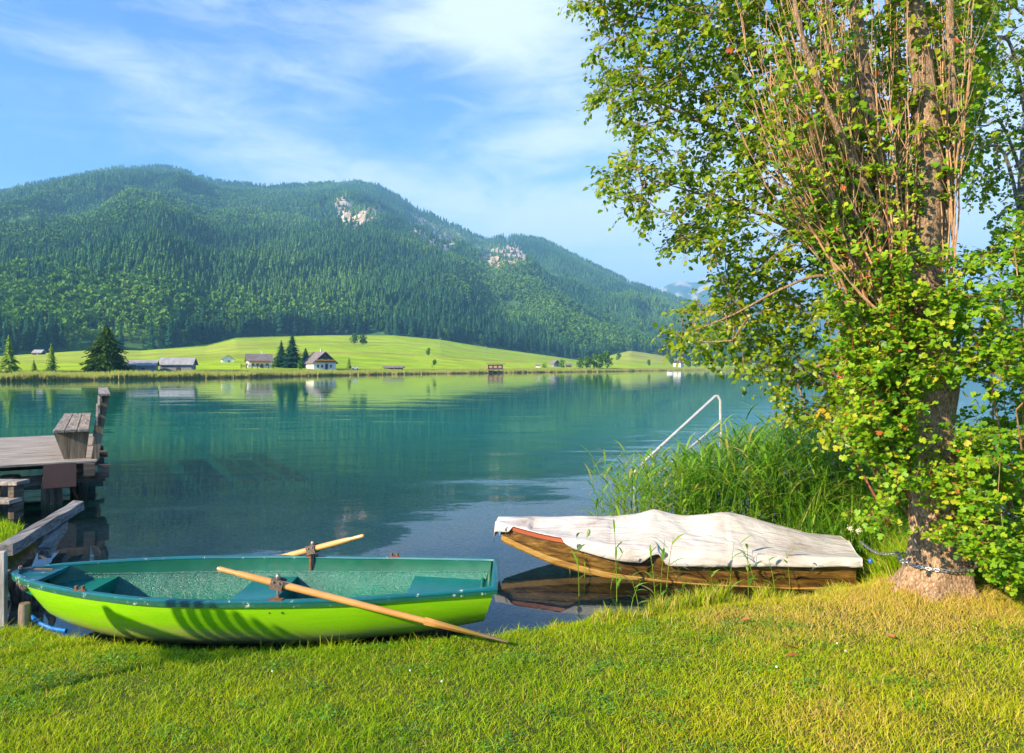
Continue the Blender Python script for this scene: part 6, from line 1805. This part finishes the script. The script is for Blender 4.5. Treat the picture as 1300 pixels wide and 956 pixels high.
    for i in range(46):
        sx = rr.uniform(1128, 1165); sy = rr.uniform(560, 665) if rr.random() < .6 else rr.uniform(430, 560); a = P(sx, sy, rr.uniform(5.6, 5.8))
        tx = rr.uniform(1050, 1160); ty = sy - rr.uniform(110, 260); d = P(tx, ty, rr.uniform(5.3, 5.9)); mid = P((sx + tx) / 2 - 8, (sy + ty) / 2 + 20, 5.5)
        pl = [p - off for p in bez(a, a.lerp(mid, .6), mid.lerp(d, .4), d, 12)]; w = rr.uniform(.003, .007)
        sh.tube(pl, [w * (1 - .7 * t / 12) for t in range(13)], 4)
        for j in range(2, 13):
            for _ in range(2):
                if rr.random() < .75: pts.append(np.array(pl[j])); dirs.append(np.array((pl[j] - pl[j - 1]).normalized()))
    for p0 in [((1130, 665), (1100, 610), (1088, 590)), ((1140, 640), (1112, 595), (1100, 570)), ((1153, 640), (1130, 560), (1125, 520))]:
        q = [P(a, b, 5.62) - off for a, b in p0]; sh.tube(q, [.012, .010, .006], 6)
    sh.build('climbing_shoots', M_REDSH, e, smooth=True)
    # tufts on the trunk face
    for (cx, cy, sx, sy, n) in ((1130, 590, 22, 40, 40), (1205, 425, 40, 12, 60), (1180, 470, 50, 10, 70), (1150, 540, 26, 22, 60), (1190, 610, 26, 9, 46), (1215, 675, 26, 12, 56), (1110, 480, 26, 60, 110), (1120, 650, 18, 14, 36), (1100, 545, 22, 35, 90), (1170, 378, 40, 10, 30), (1150, 335, 60, 14, 30), (1235, 600, 30, 60, 90), (1195, 560, 20, 8, 20)):
        for _ in range(n):
            px, py = rng.normal(cx, sx * .7), rng.normal(cy, sy * .7)
            if abs(px - 1185) < 30 and 495 < py < 590 and rng.random() < .7: continue
            if px > 1125 and py > 690: continue
            pts.append(np.array(P(px, py, rng.uniform(5.2, 5.6)) - off)); dirs.append(rng.normal(0, 1, 3) + np.array([0, -.4, .3]))
    tv2, tq2, B, A, Nn, S, Tt = twigs(pts, dirs, 7, .11, rng, .12, .036, .48, .24, spread=.5)
    mesh_np('small_twigs', np.concatenate([tv, tv2]), [np.concatenate([tq, tq2 + len(tv)])], M_REDSH, parent=e)
    Tt = np.array(Tt); red = rng.random(len(Tt)) < .008; Tt[red] = 1
    leaf_mesh('trunk_leaves', B, A, Nn, S, Tt, M_LEAF2, e, shape='lobed')
main_tree()

def shrub():
    rng = np.random.default_rng(33)
    base = (4.25, 6.0); e = empty('maple_shrub', (base[0], base[1], float(ground_z(*base)))); tag(e, 'dense bright green maple shrub to the right of the trunk', 'shrub')
    off = np.array(e.location)
    T = Tree()
    for (px, py, Yt) in ((1245, 420, 5.6), (1300, 380, 5.7), (1360, 400, 5.8), (1230, 560, 5.4), (1290, 520, 5.2), (1270, 640, 5.1), (1330, 620, 5.2), (1400, 500, 5.7), (1260, 480, 6.3), (1340, 450, 6.5)):
        b = np.array([base[0] + rng.normal(0, .12), base[1] + rng.normal(0, .12), off[2] - .05]); t = np.array(P(px, py, Yt)); m1 = b + (t - b) * .5 + np.array([0, 0, .12])
        T.path([b, m1, t], [.018, .011, .005], sub=6)
    nl = len(T.p)
    pg = [[(1205, 352), (1235, 325), (1300, 300), (1420, 300), (1500, 420), (1500, 700), (1430, 745), (1330, 740), (1262, 735), (1238, 700), (1236, 655), (1222, 610), (1215, 560), (1222, 500), (1232, 470), (1212, 430), (1195, 390)],
          [(1165, 470), (1230, 440), (1240, 490), (1180, 492)], [(1180, 330), (1230, 322), (1240, 370), (1190, 372)], [(1255, 300), (1330, 250), (1420, 250), (1420, 420), (1250, 420)]]
    tg = sample_crown(pg, 950, lambda a, b: (4.95, 6.7) if a > 1240 else (5.15, 6.1), rng, 1.9, -.10)
    ends = T.grow(tg, rng=rng, minr=.003)
    T.p = [p - off for p in T.p]; P_ = np.array(T.p); par = np.array(T.par)
    T.tubes('stems', M_SHOOT, e)
    pts = []; dirs = []
    for i in range(nl, len(T.p)):
        if T.r[i] < .010:
            d = P_[i] - P_[par[i]]; d /= np.linalg.norm(d) + 1e-9; d[2] *= .4
            for _ in range(2): pts.append(P_[i]); dirs.append(d)
    for i in ends:
        for _ in range(2): pts.append(P_[i]); dirs.append(rng.normal(0, 1, 3) * np.array([1, 1, .3]))
    tv, tq, B, A, Nn, S, Tt = twigs(pts, dirs, 9, .14, rng, .10, .037, .46, .22, spread=.5, order=.3)
    mesh_np('twigs', tv, [tq], M_REDSH, parent=e)
    print('shrub leaves', len(B))
    leaf_mesh('leaves', B, A, Nn, S, Tt, M_LEAF2, e, shape='lobed')
shrub()

def birch():
    rng = np.random.default_rng(44)
    base = (7.0, 9.6); e = empty('birch_tree', (base[0], base[1], float(ground_z(*base)))); tag(e, 'birch behind the shrub at the right edge of the picture', 'tree')
    off = np.array(e.location)
    T = Tree(); Y = 9.6
    def lp(*q): return [np.array(P(a, b, c)) for a, b, c in q]
    b0 = np.array([base[0], base[1], off[2] - .1])
    T.path([b0] + lp((1312, 500, Y), (1306, 380, Y), (1300, 270, Y), (1308, 150, Y), (1318, 0, Y), (1325, -200, Y), (1330, -420, Y)), [.13, .11, .10, .09, .08, .07, .05, .02])
    T.path(lp((1299, 290, Y), (1275, 195, 9.3), (1245, 188, 9.1), (1215, 200, 9.0)), [.03, .022, .016, .006])
    T.path(lp((1305, 165, Y), (1285, 62, 9.3), (1262, 46, 9.2), (1235, 52, 9.1)), [.03, .022, .014, .005])
    T.path(lp((1300, 230, Y), (1272, 158, 9.4), (1250, 160, 9.3), (1225, 155, 9.2)), [.025, .018, .012, .005])
    T.path(lp((1315, 30, Y), (1290, 10, 9.4), (1270, -10, 9.3), (1230, -30, 9.2)), [.025, .018, .012, .005])
    T.path(lp((1318, 0, Y), (1400, -60, 9.6), (1480, -90, 9.8)), [.04, .03, .01]); T.path(lp((1300, 250, Y), (1400, 150, 9.6), (1480, 140, 9.8)), [.04, .03, .01])
    nl = len(T.p)
    pg = [[(1215, -100), (1205, 40), (1212, 110), (1218, 210), (1235, 235), (1262, 300), (1285, 330), (1500, 330), (1500, -100)]]
    tg = sample_crown(pg, 480, lambda a, b: (8.4, 10.6), rng, 1.2, -.06)
    ends = T.grow(tg, rng=rng, minr=.004, seg=.22)
    T.p = [p - off for p in T.p]; P_ = np.array(T.p); par = np.array(T.par)
    bm = pmat('birch_bark', (.07, .06, .05), (.40, .36, .32), 9, .7, .3, stretch=(1, 1, 3))
    T.tubes('trunk', bm, e, sel=lambda i: i < nl); tag(T.tubes('branches', M_LIMB, e, sel=lambda i: i >= nl), kind='stuff')
    pts = []; dirs = []
    for i in list(range(nl, len(T.p))) + ends * 2:
        if T.r[i] < .012 and par[i] >= 0:
            d = P_[i] - P_[par[i]]; d /= np.linalg.norm(d) + 1e-9; pts.append(P_[i]); dirs.append(d)
    tv, tq, B, A, Nn, S, Tt = twigs(pts, dirs, 9, .24, rng, .6, .060, .36, .15)
    mesh_np('twigs', tv, [tq], M_LIMB, parent=e); leaf_mesh('crown', B, A, Nn, S, Tt, M_LEAF1, e)
birch()

def chain():
    mt = pmat('galvanised_chain', (.30, .31, .33), (.5, .5, .52), 40, .35, .1, metal=.85)
    def links(path, L, wire, name, label):
        """chain of interlocked oval links along a path, one mesh"""
        m = MB(); d = 0; pts = [Vector(p) for p in path]; segs = []; tot = 0
        for a, b in zip(pts, pts[1:]): segs.append((tot, a, b)); tot += (b - a).length
        n = int(tot / L)
        def at(s):
            for t0, a, b in segs:
                l = (b - a).length
                if s <= t0 + l + 1e-6: return a.lerp(b, (s - t0) / l), (b - a).normalized()
            return pts[-1], (pts[-1] - pts[-2]).normalized()
        for i in range(n):
            c, dr = at((i + .5) * L); u = dr.cross(Vector((0, 0, 1))).normalized(); w = dr.cross(u)
            s = u if i % 2 else w; s = (s + (w if i % 2 else u) * .3).normalized(); ring = []
            for k in range(10):
                a = 2 * math.pi * k / 10; ring.append(c + dr * math.cos(a) * L * .72 + s * math.sin(a) * L * .36)
            ring.append(ring[0]); ring.append(ring[1]); m.tube(ring, wire, 5, cap=False)
        o = m.build(name, mt, smooth=True); return o
    cb = STERN + Vector((.03, -.1, .05)); tz = H + (HY - 707) / F * TREE[1]
    a = Vector((cb.x, cb.y - .15, .43)); b = Vector((TREE[0] - .20, TREE[1] + .12, tz))
    path = [a.lerp(b, i / 12) - Vector((0, 0, .05 * math.sin(math.pi * i / 12))) for i in range(13)]
    cx = (1190 - 650) / F * TREE[1]
    for i in range(33):
        t = math.pi * .8 + 2 * math.pi * i / 32 * 1.12
        path.append(Vector((cx + math.cos(t) * .285, TREE[1] + math.sin(t) * .285, tz - .02 - .015 * math.sin(t * 2) - .03 * (i / 32))))
    o = links(path, .028, .0042, 'chain', ''); tag(o, 'steel chain from the covered boat wound round the big trunk', 'chain')
chain()

def small_things():
    ms = pmat('flower_stem', (.10, .2, .03), bump=0); mc = pmat('cream_petals', (.75, .70, .42), (.85, .82, .6), 60, .8, .2)
    for (px, py, lb) in ((1080, 671, 'cream meadowsweet head at the stern of the covered boat, left one'), (1090, 674, 'cream meadowsweet head at the stern of the covered boat, right one')):
        p = P(px, py, 7.0); e = empty('meadowsweet', (p.x, p.y, 0)); tag(e, lb, 'flower', 'meadowsweet beside the stern')
        m = MB(); m.tube([(0, 0, 0), (.02, 0, p.z * .5), (0, 0, p.z)], .003, 5); m.build('stem', ms, e)
        m = MB()
        for i in range(60):
            v = Vector((random.gauss(0, .012), random.gauss(0, .012), random.gauss(0, .012))); m.lathe([(.001, -.004), (.004, 0), (.001, .004)], (v.x, v.y, p.z + v.z), 5)
        m.build('flower_head', mc, e)
    p = P(1105, 712, 6.3); m = MB(); m.lathe([(.002, -.02), (.014, -.015), (.02, 0), (.014, .015), (.002, .02)], (0, 0, 0), 12)
    o = m.build('float', pmat('blue_plastic', (.01, .1, .6), (.02, .15, .7), 5, .4, 0), smooth=True); o.location = p; tag(o, 'tiny round blue float caught in the grass left of the trunk', 'float')
small_things()
print('objects', len(bpy.data.objects))
